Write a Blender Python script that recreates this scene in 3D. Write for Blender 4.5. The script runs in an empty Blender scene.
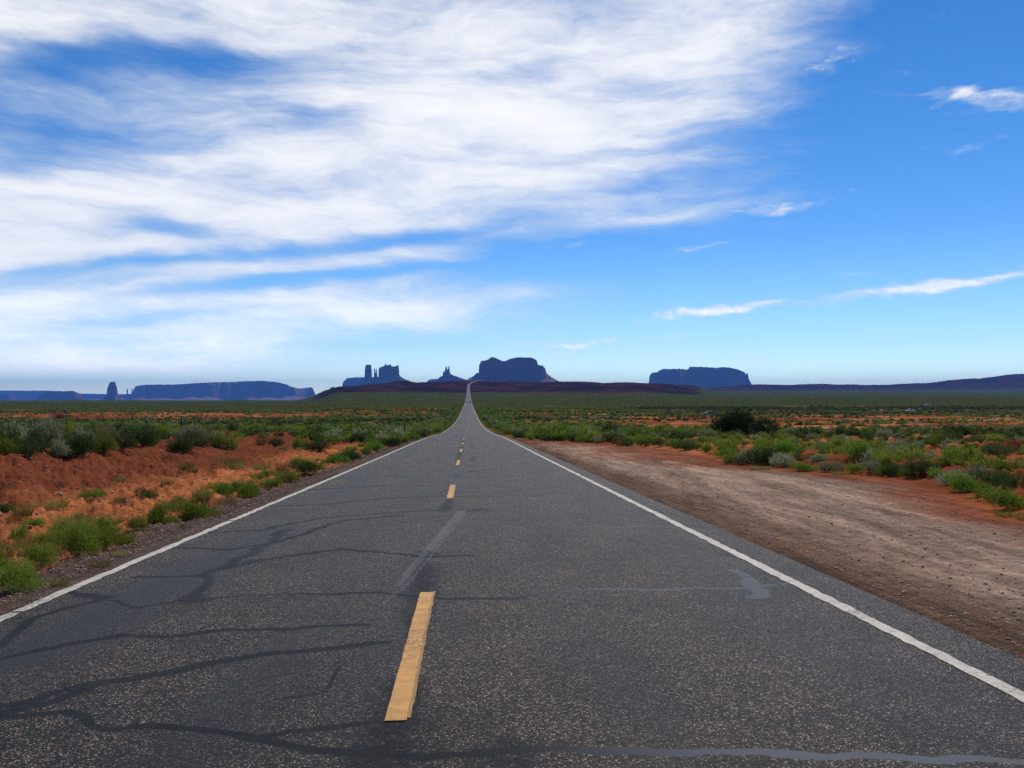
import bpy, math, random
import numpy as np
from mathutils import Vector

C = bpy.context.scene
COL = C.collection
R = math.radians
rng = np.random.default_rng(7)
random.seed(7)

# ------------------------------------------------------------------ camera, sky, sun, exposure
F, CX, HZ, VX = 829.0, 512.0, 399.0, 468.5      # focal length in pixels, picture centre, eye-level row, road direction
EYE = 1.61
YAW = math.atan((CX - VX) / F)
PITCH = math.atan((HZ - 384.0) / F)
cd = bpy.data.cameras.new('camera')
cam = bpy.data.objects.new('camera', cd)
COL.objects.link(cam)
cam.location = (0, 0, EYE)
cam.rotation_euler = (math.pi / 2 + PITCH, 0, -YAW)
cd.sensor_width = 36.0
cd.lens = F / 1024 * 36.0
cd.clip_start, cd.clip_end = 0.1, 90000
C.camera = cam

SUN_AZ, SUN_EL = R(24), R(51)
C.view_settings.view_transform = 'Standard'
C.view_settings.look = 'None'
C.view_settings.gamma = 1
C.view_settings.use_curve_mapping = False
C.view_settings.exposure = -0.12
C.cycles.use_denoising = False
C.cycles.max_bounces = 6
C.cycles.transparent_max_bounces = 8
C.cycles.volume_bounces = 1
C.cycles.sample_clamp_indirect = 6

sd = bpy.data.lights.new('sun', 'SUN')
sd.energy, sd.angle, sd.color = 4.3, R(0.5), (1.0, 0.935, 0.83)
sun = bpy.data.objects.new('sun', sd)
COL.objects.link(sun)
sdir = Vector((math.sin(SUN_AZ) * math.cos(SUN_EL), math.cos(SUN_AZ) * math.cos(SUN_EL), math.sin(SUN_EL)))
sun.rotation_euler = sdir.to_track_quat('Z', 'Y').to_euler()
sun.location = (0, 0, 50)


class NT:
    """short node-tree writer"""
    def __init__(s, tree):
        s.t = tree
        s.n = tree.nodes
        s.l = tree.links

    def new(s, typ, **kw):
        n = s.n.new(typ)
        for k, v in kw.items():
            setattr(n, k, v)
        return n

    def put(s, sock, v):
        if isinstance(v, bpy.types.NodeSocket):
            s.l.new(v, sock)
        elif v is not None:
            sock.default_value = v

    def math(s, op, a, b=None, c=None, clamp=False):
        n = s.new('ShaderNodeMath', operation=op, use_clamp=clamp)
        for i, v in enumerate((a, b, c)):
            s.put(n.inputs[i], v)
        return n.outputs[0]

    def vmath(s, op, a, b=None, out=0):
        n = s.new('ShaderNodeVectorMath', operation=op)
        s.put(n.inputs[0], a)
        if b is not None:
            s.put(n.inputs[1], b)
        return n.outputs[out]

    def comb(s, x, y, z):
        n = s.new('ShaderNodeCombineXYZ')
        for i, v in enumerate((x, y, z)):
            s.put(n.inputs[i], v)
        return n.outputs[0]

    def sep(s, v):
        n = s.new('ShaderNodeSeparateXYZ')
        s.put(n.inputs[0], v)
        return n.outputs

    def mapping(s, v, loc=(0, 0, 0), rot=(0, 0, 0), sc=(1, 1, 1), typ='POINT'):
        n = s.new('ShaderNodeMapping', vector_type=typ)
        s.put(n.inputs[0], v)
        n.inputs[1].default_value = loc
        n.inputs[2].default_value = rot
        n.inputs[3].default_value = sc
        return n.outputs[0]

    def noise(s, v, scale=1.0, detail=4.0, rough=0.55, dist=0.0, dim='3D', out=0):
        n = s.new('ShaderNodeTexNoise', noise_dimensions=dim)
        s.put(n.inputs['Vector'], v)
        n.inputs['Scale'].default_value = scale
        n.inputs['Detail'].default_value = detail
        n.inputs['Roughness'].default_value = rough
        n.inputs['Distortion'].default_value = dist
        return n.outputs[out]

    def voronoi(s, v, scale, feature='F1', out=0, rand=1.0, dim='3D'):
        n = s.new('ShaderNodeTexVoronoi', feature=feature, voronoi_dimensions=dim)
        s.put(n.inputs['Vector'], v)
        n.inputs['Scale'].default_value = scale
        n.inputs['Randomness'].default_value = rand
        return n.outputs[out]

    def ramp(s, f, stops, interp='LINEAR'):
        n = s.new('ShaderNodeValToRGB')
        cr = n.color_ramp
        cr.interpolation = interp
        while len(cr.elements) < len(stops):
            cr.elements.new(0.5)
        for e, (p, c) in zip(cr.elements, stops):
            e.position = p
            e.color = (*c, 1) if isinstance(c, (tuple, list)) else (c, c, c, 1)
        s.put(n.inputs[0], f)
        return n.outputs[0]

    def smooth(s, f, a, b, lo=0.0, hi=1.0):
        n = s.new('ShaderNodeMapRange', interpolation_type='SMOOTHSTEP')
        s.put(n.inputs[0], f)
        n.inputs[1].default_value = a
        n.inputs[2].default_value = b
        n.inputs[3].default_value = lo
        n.inputs[4].default_value = hi
        return n.outputs[0]

    def mix(s, f, a, b, mode='MIX'):
        n = s.new('ShaderNodeMix', data_type='RGBA', blend_type=mode)
        s.put(n.inputs[0], f)
        for sock, v in ((n.inputs[6], a), (n.inputs[7], b)):
            if isinstance(v, (tuple, list)):
                v = (*v[:3], 1)
            s.put(sock, v)
        return n.outputs[2]

    def attr(s, name, out='Color'):
        n = s.new('ShaderNodeAttribute', attribute_name=name)
        return n.outputs[out]


def px_az(x, y):
    """picture row/column -> azimuth (from the road direction) and elevation of the sky, degrees"""
    v = Vector(((x - CX) / F, 1.0, -(y - 384.0) / F))
    cp, sp = math.cos(PITCH), math.sin(PITCH)
    v = Vector((v.x, v.y * cp - v.z * sp, v.y * sp + v.z * cp))
    cy, sy = math.cos(YAW), math.sin(YAW)
    v = Vector((v.x * cy + v.y * sy, -v.x * sy + v.y * cy, v.z))
    return math.degrees(math.atan2(v.x, v.y)), math.degrees(math.atan2(v.z, math.hypot(v.x, v.y)))


def build_world():
    w = bpy.data.worlds.new('World')
    C.world = w
    w.use_nodes = True
    t = NT(w.node_tree)
    t.n.clear()
    out = t.new('ShaderNodeOutputWorld')
    bg = t.new('ShaderNodeBackground')
    t.l.new(bg.outputs[0], out.inputs[0])
    sky = t.new('ShaderNodeTexSky', sky_type='NISHITA')
    sky.sun_disc = False
    sky.sun_elevation, sky.sun_rotation = SUN_EL, SUN_AZ
    sky.altitude, sky.air_density, sky.dust_density, sky.ozone_density = 1600, 1.0, 0.15, 2.5
    d = t.new('ShaderNodeTexCoord').outputs['Generated']
    sx, sy, sz = t.sep(d)
    az = t.math('MULTIPLY', t.math('ARCTAN2', sx, sy), 57.29578)
    el = t.math('MULTIPLY', t.math('ARCSINE', sz), 57.29578)
    p = t.comb(az, el, 0.0)
    # wind-drawn warping shared by every cloud
    wrp = t.noise(t.mapping(p, sc=(0.05, 0.13, 1)), 1.0, 3, 0.5, out=1)
    wv = t.vmath('MULTIPLY', t.vmath('SUBTRACT', wrp, (0.5, 0.5, 0.5)), (9.0, 4.2, 0))
    q = t.vmath('ADD', p, wv)
    w2 = t.noise(t.mapping(p, sc=(0.25, 0.6, 1)), 1.0, 3, 0.55, out=1)
    q2 = t.vmath('ADD', q, t.vmath('MULTIPLY', t.vmath('SUBTRACT', w2, (0.5, 0.5, 0.5)), (2.2, 0.9, 0)))

    def blob(v, x, y, wx, wy, tilt, amp, acc, sharp=1.0):
        a, e = px_az(x, y)
        k = 829 / 57.3
        m = t.mapping(v, loc=(a, e, 0), rot=(0, 0, R(tilt)), sc=(wx / k, wy / k, 1), typ='TEXTURE')
        g = t.math('EXPONENT', t.math('MULTIPLY', t.vmath('DOT_PRODUCT', m, m, out=1), -sharp))
        return t.math('MULTIPLY_ADD', g, amp, acc)

    cov = t.math('MULTIPLY', el, 0.0)
    big = [  # x, y, half width, half height, tilt, amount
        (560, 90, 235, 120, 16, 1.05), (700, 25, 170, 60, 16, 0.55), (330, 150, 300, 90, 10, 0.75),
        (90, 215, 260, 85, 4, 0.85), (380, 255, 160, 30, 8, 0.50), (200, 325, 260, 42, 3, 0.72),
        (420, 305, 190, 20, 5, 0.55), (60, 300, 150, 40, 2, 0.35), (60, 20, 170, 45, 8, 0.55), (300, 20, 220, 50, 12, 0.45),
        (150, 362, 160, 15, 2, 0.34), (480, 212, 190, 26, 5, 0.5), (-120, 200, 200, 200, 0, 0.6), (500, -120, 420, 130, 8, 0.9),
        (760, 70, 90, 40, 18, 0.25), (600, 150, 160, 30, 8, 0.25), (640, 214, 150, 8, 3, .55), (520, 300, 80, 8, 4, .5),
    ]
    holes = [(200, 58, 105, 18, 5, -0.85), (60, 66, 90, 14, 10, -0.35), (40, 122, 110, 22, -3, -0.70), (150, 232, 55, 10, 4, -0.45), (20, 170, 60, 14, 0, -0.3),
             (400, 240, 105, 9, 9, -0.8), (310, 285, 150, 6, 7, -0.85), (60, 280, 80, 11, 4, -0.6), (160, 264, 100, 6, 8, -0.7), (150, 316, 70, 7, 4, -0.5), (330, 120, 90, 10, 12, -0.2),
             (560, 255, 130, 26, 4, -0.6), (960, 190, 180, 130, 0, -0.5), (980, 40, 130, 90, 0, -0.6), (700, 270, 150, 40, 2, -0.4), (420, 338, 90, 12, 2, -0.4), (620, 185, 90, 9, 6, -0.3)]
    for b in big:
        cov = blob(q, *b, cov)
    n1 = t.noise(t.mapping(q2, rot=(0, 0, R(-9)), sc=(0.055, 0.30, 1)), 1.0, 9, 0.58)
    n2 = t.noise(t.mapping(q2, rot=(0, 0, R(-14)), sc=(0.20, 0.85, 1)), 1.0, 7, 0.62)
    n3 = t.noise(t.mapping(q2, rot=(0, 0, R(4)), sc=(1.1, 2.4, 1)), 1.0, 5, 0.6)
    tex = t.math('MULTIPLY_ADD', t.math('SUBTRACT', n1, 0.5), 1.75, t.math('MULTIPLY', t.math('SUBTRACT', n2, 0.5), 0.52))
    tex = t.math('MULTIPLY_ADD', t.math('SUBTRACT', n3, 0.5), 0.15, tex)
    # the texture shows most where the veil is thin
    cov = t.math('MULTIPLY', t.math('TANH', t.math('MULTIPLY', cov, 0.62)), 1.05)
    cov2 = cov
    for b in holes:
        cov2 = blob(q2, *b, cov2)
    dens = t.math('ADD', cov2, t.math('MULTIPLY', tex, 1.0))
    veil = t.smooth(dens, -0.22, 1.08)
    # small detached wisps
    wis = t.math('MULTIPLY', el, 0.0)
    for b in [(705, 312, 60, 6.5, 6, 1.0), (905, 290, 95, 7, 6, 1.05), (985, 280, 50, 5, 5, .5), (580, 343, 45, 6, 0, .85), (780, 212, 34, 5, 2, .75), (700, 212, 120, 5, 1, .55),
              (990, 97, 50, 9, -10, 1.0), (965, 92, 30, 5, 25, .5), (705, 247, 45, 3.5, 8, .6), (850, 274, 45, 4, 2, .45), (30, 343, 26, 4, 0, .85), (422, 227, 22, 6, 4, .5),
              (560, 245, 40, 4, 4, .5), (970, 145, 60, 4, 8, .38), (660, 340, 50, 4, 0, .3), (10, 372, 60, 5, 0, .4), (822, 62, 45, 9, 12, .6), (760, 308, 50, 4, 4, .35)]:
        wis = blob(t.vmath('ADD', p, t.vmath('MULTIPLY', t.vmath('SUBTRACT', w2, (0.5, 0.5, 0.5)), (3.2, 1.5, 0))), *b, wis)
    wd = t.smooth(t.math('MULTIPLY_ADD', t.math('SUBTRACT', n2, 0.5), 1.5, t.math('MULTIPLY_ADD', t.math('SUBTRACT', n3, 0.5), 1.1, wis)), 0.16, 1.35, 0.0, 0.9)
    dens = t.math('MAXIMUM', veil, wd)
    dens = t.math('MULTIPLY', dens, t.smooth(el, -0.3, 2.2))
    lit = t.math('MULTIPLY', t.math('MULTIPLY_ADD', dens, 2.6, 6.9), t.smooth(el, 1.0, 9.0, 1.6, 1.0))
    cc = t.mix(t.smooth(dens, 0.2, 0.9), (0.80, 0.90, 1.0), (1.0, 1.0, 1.0))
    cc = t.vmath('SCALE', cc)
    t.put(cc.node.inputs['Scale'], lit)
    hs = t.new('ShaderNodeHueSaturation')
    hs.inputs['Saturation'].default_value = 1.16
    hs.inputs['Value'].default_value = 0.95
    air = t.ramp(t.math('DIVIDE', el, 60.0), [(0.0, (1.80, 1.92, 1.85)), (0.06, (1.16, 1.29, 1.38)), (0.18, (0.82, 1.0, 1.20)), (0.42, (0.66, 0.86, 1.08)), (0.65, (0.62, 0.68, 0.74)), (1.0, (0.60, 0.62, 0.64))])
    t.l.new(t.mix(1.0, sky.outputs[0], air, 'MULTIPLY'), hs.inputs['Color'])
    t.l.new(t.mix(t.math('MULTIPLY', dens, 0.94), hs.outputs[0], cc), bg.inputs[0])
    bg.inputs[1].default_value = 0.122


build_world()

# ------------------------------------------------------------------ numeric helpers
def hash2(ix, iy, seed):
    h = (ix.astype(np.int64) * 374761393 + iy.astype(np.int64) * 668265263 + seed * 974711) & 0x7fffffff
    h = ((h ^ (h >> 13)) * 1274126177) & 0x7fffffff
    h = (h ^ (h >> 16)) & 0xffff
    return h / 65535.0


def vnoise(x, y, seed=0):
    x0, y0 = np.floor(x), np.floor(y)
    fx, fy = x - x0, y - y0
    fx, fy = fx * fx * (3 - 2 * fx), fy * fy * (3 - 2 * fy)
    a, b = hash2(x0, y0, seed), hash2(x0 + 1, y0, seed)
    c, d = hash2(x0, y0 + 1, seed), hash2(x0 + 1, y0 + 1, seed)
    return (a * (1 - fx) + b * fx) * (1 - fy) + (c * (1 - fx) + d * fx) * fy


def fbm(x, y, seed=0, oct=4, gain=0.5):
    s, a, tot = 0.0, 1.0, 0.0
    for i in range(oct):
        s = s + a * vnoise(x * 2 ** i + 17.3 * i, y * 2 ** i - 9.1 * i, seed + i)
        tot += a
        a *= gain
    return s / tot


def sst(x, a, b):
    t = np.clip((x - a) / (b - a), 0, 1)
    return t * t * (3 - 2 * t)


def pchip(xk, yk, x):
    xk, yk = np.asarray(xk, float), np.asarray(yk, float)
    h = np.diff(xk)
    dl = np.diff(yk) / h
    m = np.zeros_like(yk)
    m[0], m[-1] = dl[0], dl[-1]
    for i in range(1, len(xk) - 1):
        if dl[i - 1] * dl[i] > 0:
            w1, w2 = 2 * h[i] + h[i - 1], h[i] + 2 * h[i - 1]
            m[i] = (w1 + w2) / (w1 / dl[i - 1] + w2 / dl[i])
    i = np.clip(np.searchsorted(xk, x) - 1, 0, len(h) - 1)
    t = (x - xk[i]) / h[i]
    return ((1 + 2 * t) * (1 - t) ** 2 * yk[i] + t * (1 - t) ** 2 * h[i] * m[i]
            + t * t * (3 - 2 * t) * yk[i + 1] + t * t * (t - 1) * h[i] * m[i + 1])


# ------------------------------------------------------------------ the lie of the land
SLOPE = (420.0 - HZ) / F
CREST = np.array([(300, 401), (315, 397), (325, 391.5), (337, 387.5), (360, 385.5), (386, 383.2), (399, 380.8), (408, 380.8), (414, 382.3),
                  (446, 381.3), (473, 380.4), (491, 381.0), (532, 382.2), (599, 382.3), (640, 383.2), (659, 383.2), (695, 385.5), (708, 389), (720, 392.5), (760, 393.2), (1400, 393.2)])
FARR = np.array([(-600, 401.2), (330, 401), (345, 391), (700, 390), (720, 387.3), (754, 386.3), (797, 385.7), (829, 384.4), (896, 384.2), (943, 381.6), (991, 377.8), (1024, 374.8), (1120, 371), (1500, 372)])
PXG = np.linspace(-500, 1500, 401)
LYG = np.linspace(math.log(1.0), math.log(24000), 700)


def make_table():
    wL = 1 - sst(PXG, 308, 345)
    wR = sst(PXG, 640, 720)
    wC = 1 - wL - wR
    cr = np.interp(PXG, CREST[:, 0], CREST[:, 1])
    cr = np.where(PXG < 300, 401.0, cr)
    fr = np.interp(PXG, FARR[:, 0], FARR[:, 1])

    def row(l, c, r):
        return wL * l + wC * c + wR * r
    rows = [(530, row(411.5, 410, 410)), (870, row(406.5, 404, 403.8)), (1520, row(402.7, 396, 398.5)),
            (2000, row(401.8, 392.7, 395.8)), (2500, np.minimum(row(401.3, 388.3, 394.2), 401.3)),
            (3000, cr), (3400, cr + 1.2 * wC), (4500, row(401.1, 389, 392.6)), (6500, fr),
            (8000, fr + 3 * (1 - wL)), (12000, row(401.5, 396, 393)), (24000, row(401.7, 399, 397))]
    near = [1, 30, 60, 72, 129, 210, 290]
    nz = [-SLOPE * 1, -SLOPE * 30, -SLOPE * 60, -1.84, -3.6, -5.1, -5.75]
    T = np.zeros((len(PXG), len(LYG)))
    yy = np.exp(LYG)
    for i in range(len(PXG)):
        ys = near + [r[0] for r in rows]
        zs = nz + [EYE - (r[1][i] - HZ) * r[0] / F for r in rows]
        T[i] = pchip(ys, zs, yy)
    return T


TAB = make_table()


def base_h(X, Y):
    Yc = np.maximum(Y, 1.0)
    px = np.clip(VX + F * X / Yc, PXG[0], PXG[-1])
    # close to the viewer the land only follows the road
    u = (px - PXG[0]) / (PXG[1] - PXG[0])
    v = np.clip((np.log(Yc) - LYG[0]) / (LYG[1] - LYG[0]), 0, len(LYG) - 1.001)
    i = np.clip(u.astype(int), 0, len(PXG) - 2)
    j = v.astype(int)
    fu, fv = u - i, v - j
    z = (TAB[i, j] * (1 - fu) + TAB[i + 1, j] * fu) * (1 - fv) + (TAB[i, j + 1] * (1 - fu) + TAB[i + 1, j + 1] * fu) * fv
    return np.where(Y < 1.0, -SLOPE * np.maximum(Y, -400), z)


RC = -0.05                     # middle of the pavement
RL, RR = -4.07, 3.90           # pavement edges
LINE_L, LINE_R, DASH_X = -3.88, 3.28, -0.39


def road_x(Y):
    return np.where(Y < 2300, 0.0, 82 * sst(Y, 2620, 3230))


PE_Y = np.array([-30, 0, 8, 13.4, 17, 22, 25.7, 31.8, 40, 49, 58, 67, 83, 95])
PE_X = np.array([12, 10.2, 9.0, 8.9, 10.3, 11.6, 10.6, 10.2, 11.0, 10.8, 8.6, 6.3, 4.2, 3.8])


def pull_edge(Y):
    return np.interp(Y, PE_Y, PE_X) + 0.9 * (fbm(Y * 0.35, Y * 0 + 3.3, 5, 3) - 0.5)


# low cut banks of washes: picture-independent list of (distance, x from, x to, height, depth in front)
SCARPS = [(385, -215, -140, 2.6, 40), (400, -150, -60, 1.5, 40), (118, 44, 55, 0.9, 14), (300, 132, 152, 2.4, 30), (265, 75, 150, 1.2, 30), (430, -90, -14, 1.6, 40), (38, 23.5, 40, 1.1, 9), (150, -60, -25, 0.9, 15), (210, 90, 170, 1.2, 22)]


def scarp(X, Y):
    dz = np.zeros_like(X)
    red = np.zeros_like(X)
    for k, (yc, xa, xb, h, dp) in enumerate(SCARPS):
        yl = yc + (fbm(X * 6.0 / yc * 3, X * 0 + k, 30 + k, 3) - 0.5) * yc * 0.10
        m = sst(X, xa, xa + 0.15 * (xb - xa)) * (1 - sst(X, xb - 0.15 * (xb - xa), xb))
        t = Y - yl
        front = np.where(t < 0, np.exp(np.minimum(t, 0) / dp), 1 - sst(t, 0, max(0.4, h * 0.6)))
        dz -= h * m * front * 0.6
        dz += h * m * np.where(t > 0, np.exp(-np.maximum(t, 0) / (dp * 2)) * sst(t, 0, max(0.4, h * 0.6)), 0) * 0.4
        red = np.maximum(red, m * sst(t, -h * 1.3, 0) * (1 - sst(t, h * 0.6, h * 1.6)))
    return dz, red


def ground(X, Y, micro=True):
    X = np.asarray(X, float)
    Y = np.asarray(Y, float)
    z = base_h(X, Y)
    rx = X - road_x(Y)
    off = np.where(rx < 0, RL - rx, rx - RR)              # metres outside the pavement
    pe = pull_edge(Y)
    inpull = (rx > 0) & (Y < 95)
    offp = np.where(inpull, np.minimum(off, rx - pe), off)
    fl = sst(offp, 0.6, 7)
    far = sst(Y, 60, 400)
    fade = 1 - sst(Y, 2500, 5000) * 0.6
    und = (fbm(X / 9, Y / 9, 1, 3) - 0.5) * 0.7 + (fbm(X / 38, Y / 45, 2, 3) - 0.5) * (0.9 + 1.3 * far) + (fbm(X / 260, Y / 300, 3, 3) - 0.5) * 5.0 * sst(Y, 300, 1500) * fade
    z = z + und * fl
    # far rocky ledges of the dark rise
    led = sst(Y, 2050, 2400) * (1 - sst(Y, 4200, 6000))
    z = z + led * sst(off, 10, 120) * (np.abs(fbm(X / 190, Y / 160, 8, 4) - 0.5) * 2 - 0.25) * 9
    z = z + sst(Y, 4700, 6000) * sst(X, 900, 2200) * (fbm(X / 420, Y / 420, 9, 4) - 0.5) * 40
    # left: gravel shoulder, shallow ditch, low red bank
    lf = np.where(rx < 0, 1.0, 0.0)
    fadeb = 1 - sst(Y, 70, 190)
    z = z + lf * fadeb * (-0.10 * sst(off, 0.0, 0.9) - 0.14 * sst(off, 0.9, 2.2) + 0.20 * sst(off, 2.6, 4.5) + 0.85 * sst(off, 4.2, 10.5) * (1 - 0.45 * sst(Y, 24, 60) * (1 - sst(off, 12, 30))))
    # right: a low berm behind the pull-out
    z = z + inpull * (0.28 * sst(rx - pe, 0.2, 3.0) - 0.15 * sst(rx - pe, 3.0, 9) - 0.03 * sst(off, 0, 0.5) * (1 - sst(rx - pe, 0, 1)))
    sc, _ = scarp(X, Y)
    z = z + sc * sst(offp, 2, 8)
    if micro:
        m = sst(offp, 0.1, 1.5) * (1 - sst(Y, 60, 140))
        rough = fbm(X * 1.4, Y * 1.4, 11, 4, 0.6) - 0.5
        clod = np.abs(fbm(X * 4.3, Y * 4.3, 14, 3, 0.6) - 0.5)
        z = z + m * (rough * 0.48 + (0.14 - clod) * 0.46)
        sh = lf * sst(off, 0.05, 0.3) * (1 - sst(off, 1.5, 2.5)) * (1 - sst(Y, 40, 90))
        z = z + sh * (fbm(X * 11, Y * 11, 21, 3) - 0.5) * 0.10
        pl = inpull * (1 - sst(rx - pe, -0.4, 0.4)) * sst(off, 0, 0.4)
        z = z + pl * ((fbm(X * 2.2, Y * 0.5, 23, 3) - 0.5) * 0.08 + (fbm(X * 9, Y * 7, 25, 3) - 0.5) * 0.045)
    # keep it under the pavement
    under = 1 - sst(off, -0.25, 0.05)
    z = z - 0.05 * under - 0.02 - under * sst(Y, 60, 900) * 0.4
    return z


def to_world(x, y, depth):
    """picture point at a depth along the view -> world"""
    v = np.array([(x - CX) / F, 1.0, -(y - 384.0) / F]) * depth
    cp, sp = math.cos(PITCH), math.sin(PITCH)
    vy, vz = v[1] * cp - v[2] * sp, v[1] * sp + v[2] * cp
    cy, sy = math.cos(YAW), math.sin(YAW)
    return np.array([v[0] * cy + vy * sy, -v[0] * sy + vy * cy, vz + EYE])


def at(x, y):
    """where the sight line through a picture point meets the ground"""
    d = np.geomspace(2.5, 4000, 1500)
    a = to_world(x, y, 1.0) - np.array([0, 0, EYE])
    P = np.array([0, 0, EYE])[None] + d[:, None] * a[None]
    below = P[:, 2] < ground(P[:, 0], P[:, 1], False)
    k = int(np.argmax(below)) if below.any() else len(d) - 1
    p = P[max(k, 1)]
    return float(p[0]), float(p[1]), float(ground(np.array([p[0]]), np.array([p[1]]))[0]), float(d[max(k, 1)])


def project(P):
    P = np.asarray(P, float) - np.array([0, 0, EYE])
    cy, sy = math.cos(YAW), math.sin(YAW)
    x, y, z = P[..., 0] * cy - P[..., 1] * sy, P[..., 0] * sy + P[..., 1] * cy, P[..., 2]
    cp, sp = math.cos(PITCH), math.sin(PITCH)
    y, z = y * cp + z * sp, -y * sp + z * cp
    return CX + F * x / y, 384 - F * z / y, y


# ------------------------------------------------------------------ object helpers
def mesh_obj(name, V, faces, mat=None, parent=None, smooth=False, link=True):
    me = bpy.data.meshes.new(name)
    V = np.asarray(V, np.float32)
    if isinstance(faces, np.ndarray):
        n, k = faces.shape
        me.vertices.add(len(V))
        me.vertices.foreach_set('co', V.ravel())
        me.loops.add(n * k)
        me.loops.foreach_set('vertex_index', faces.astype(np.int32).ravel())
        me.polygons.add(n)
        me.polygons.foreach_set('loop_start', np.arange(0, n * k, k, dtype=np.int32))
        me.polygons.foreach_set('loop_total', np.full(n, k, np.int32))
        me.update(calc_edges=True)
    else:
        me.from_pydata([tuple(map(float, v)) for v in V], [], faces)
        me.update()
    if smooth:
        me.polygons.foreach_set('use_smooth', np.ones(len(me.polygons), bool))
    if mat:
        me.materials.append(mat)
    o = bpy.data.objects.new(name, me)
    if link:
        COL.objects.link(o)
    if parent:
        o.parent = parent
    return o


def add_attr(o, name, data, kind='FLOAT', domain='POINT'):
    a = o.data.attributes.new(name, kind, domain)
    if kind == 'FLOAT_COLOR':
        d = np.ones((len(data), 4), np.float32)
        d[:, :3] = data
        a.data.foreach_set('color', d.ravel())
    elif kind == 'INT':
        a.data.foreach_set('value', np.asarray(data, np.int32))
    elif kind == 'FLOAT_VECTOR':
        a.data.foreach_set('vector', np.asarray(data, np.float32).ravel())
    else:
        a.data.foreach_set('value', np.asarray(data, np.float32))


def tag(o, label=None, cat=None, group=None, kind=None):
    for k, v in (('label', label), ('category', cat), ('group', group), ('kind', kind)):
        if v:
            o[k] = v
    return o


def empty(name, loc, rz=0.0):
    o = bpy.data.objects.new(name, None)
    COL.objects.link(o)
    o.location = loc
    o.rotation_euler = (0, 0, rz)
    return o


def grid_faces(nr, nc, wrap=False):
    i = np.arange(nr - 1)[:, None] * nc
    j = np.arange(nc if wrap else nc - 1)[None]
    j2 = (j + 1) % nc
    return np.stack([i + j, i + j2, i + nc + j2, i + nc + j], -1).reshape(-1, 4)


class MB:
    """collects simple shapes into one mesh"""
    def __init__(s):
        s.v, s.f = [], []

    def add(s, V, Fs):
        b = len(s.v)
        s.v += [tuple(v) for v in V]
        s.f += [tuple(b + i for i in f) for f in Fs]
        return s

    def box(s, c, d, taper=1.0):
        x, y, z = c
        a, b, h = d[0] / 2, d[1] / 2, d[2] / 2
        V = [(x + sx * a * k, y + sy * b * k, z + sz * h) for sz, k in ((-1, 1), (1, taper)) for sx, sy in ((-1, -1), (1, -1), (1, 1), (-1, 1))]
        return s.add(V, [(3, 2, 1, 0), (4, 5, 6, 7), (0, 1, 5, 4), (1, 2, 6, 5), (2, 3, 7, 6), (3, 0, 4, 7)])

    def tube(s, pts, rad, n=8):
        pts = [Vector(p) for p in pts]
        V, Fs = [], []
        for i, p in enumerate(pts):
            d = (pts[min(i + 1, len(pts) - 1)] - pts[max(i - 1, 0)]).normalized()
            a = d.orthogonal().normalized()
            b = d.cross(a)
            r = rad[i] if isinstance(rad, (list, tuple)) else rad
            V += [p + (a * math.cos(2 * math.pi * k / n) + b * math.sin(2 * math.pi * k / n)) * r for k in range(n)]
        for i in range(len(pts) - 1):
            for k in range(n):
                Fs.append((i * n + k, i * n + (k + 1) % n, (i + 1) * n + (k + 1) % n, (i + 1) * n + k))
        Fs += [tuple(range(n))[::-1], tuple((len(pts) - 1) * n + k for k in range(n))]
        return s.add(V, Fs)

    def build(s, name, mat, parent=None, smooth=False, bevel=0.0):
        o = mesh_obj(name, s.v, s.f, mat, parent, smooth)
        if bevel:
            m = o.modifiers.new('bevel', 'BEVEL')
            m.width, m.segments, m.limit_method = bevel, 2, 'ANGLE'
        return o


def material(name):
    m = bpy.data.materials.new(name)
    m.use_nodes = True
    t = NT(m.node_tree)
    return m, t, t.n['Principled BSDF']


def plain(name, col, rough=0.6, metal=0.0, var=0.15, scale=8.0):
    m, t, b = material(name)
    n = t.noise(t.new('ShaderNodeTexCoord').outputs['Object'], scale, 5, 0.6)
    t.l.new(t.mix(t.math('MULTIPLY', n, var * 2), col, tuple(c * 0.55 for c in col)), b.inputs['Base Color'])
    b.inputs['Roughness'].default_value = rough
    b.inputs['Metallic'].default_value = metal
    return m


def pos(t):
    return t.new('ShaderNodeNewGeometry').outputs['Position']


def bump(t, b, h, strength, dist):
    n = t.new('ShaderNodeBump')
    n.inputs['Strength'].default_value = strength
    n.inputs['Distance'].default_value = dist
    t.put(n.inputs['Height'], h)
    t.l.new(n.outputs[0], b.inputs['Normal'])


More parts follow.
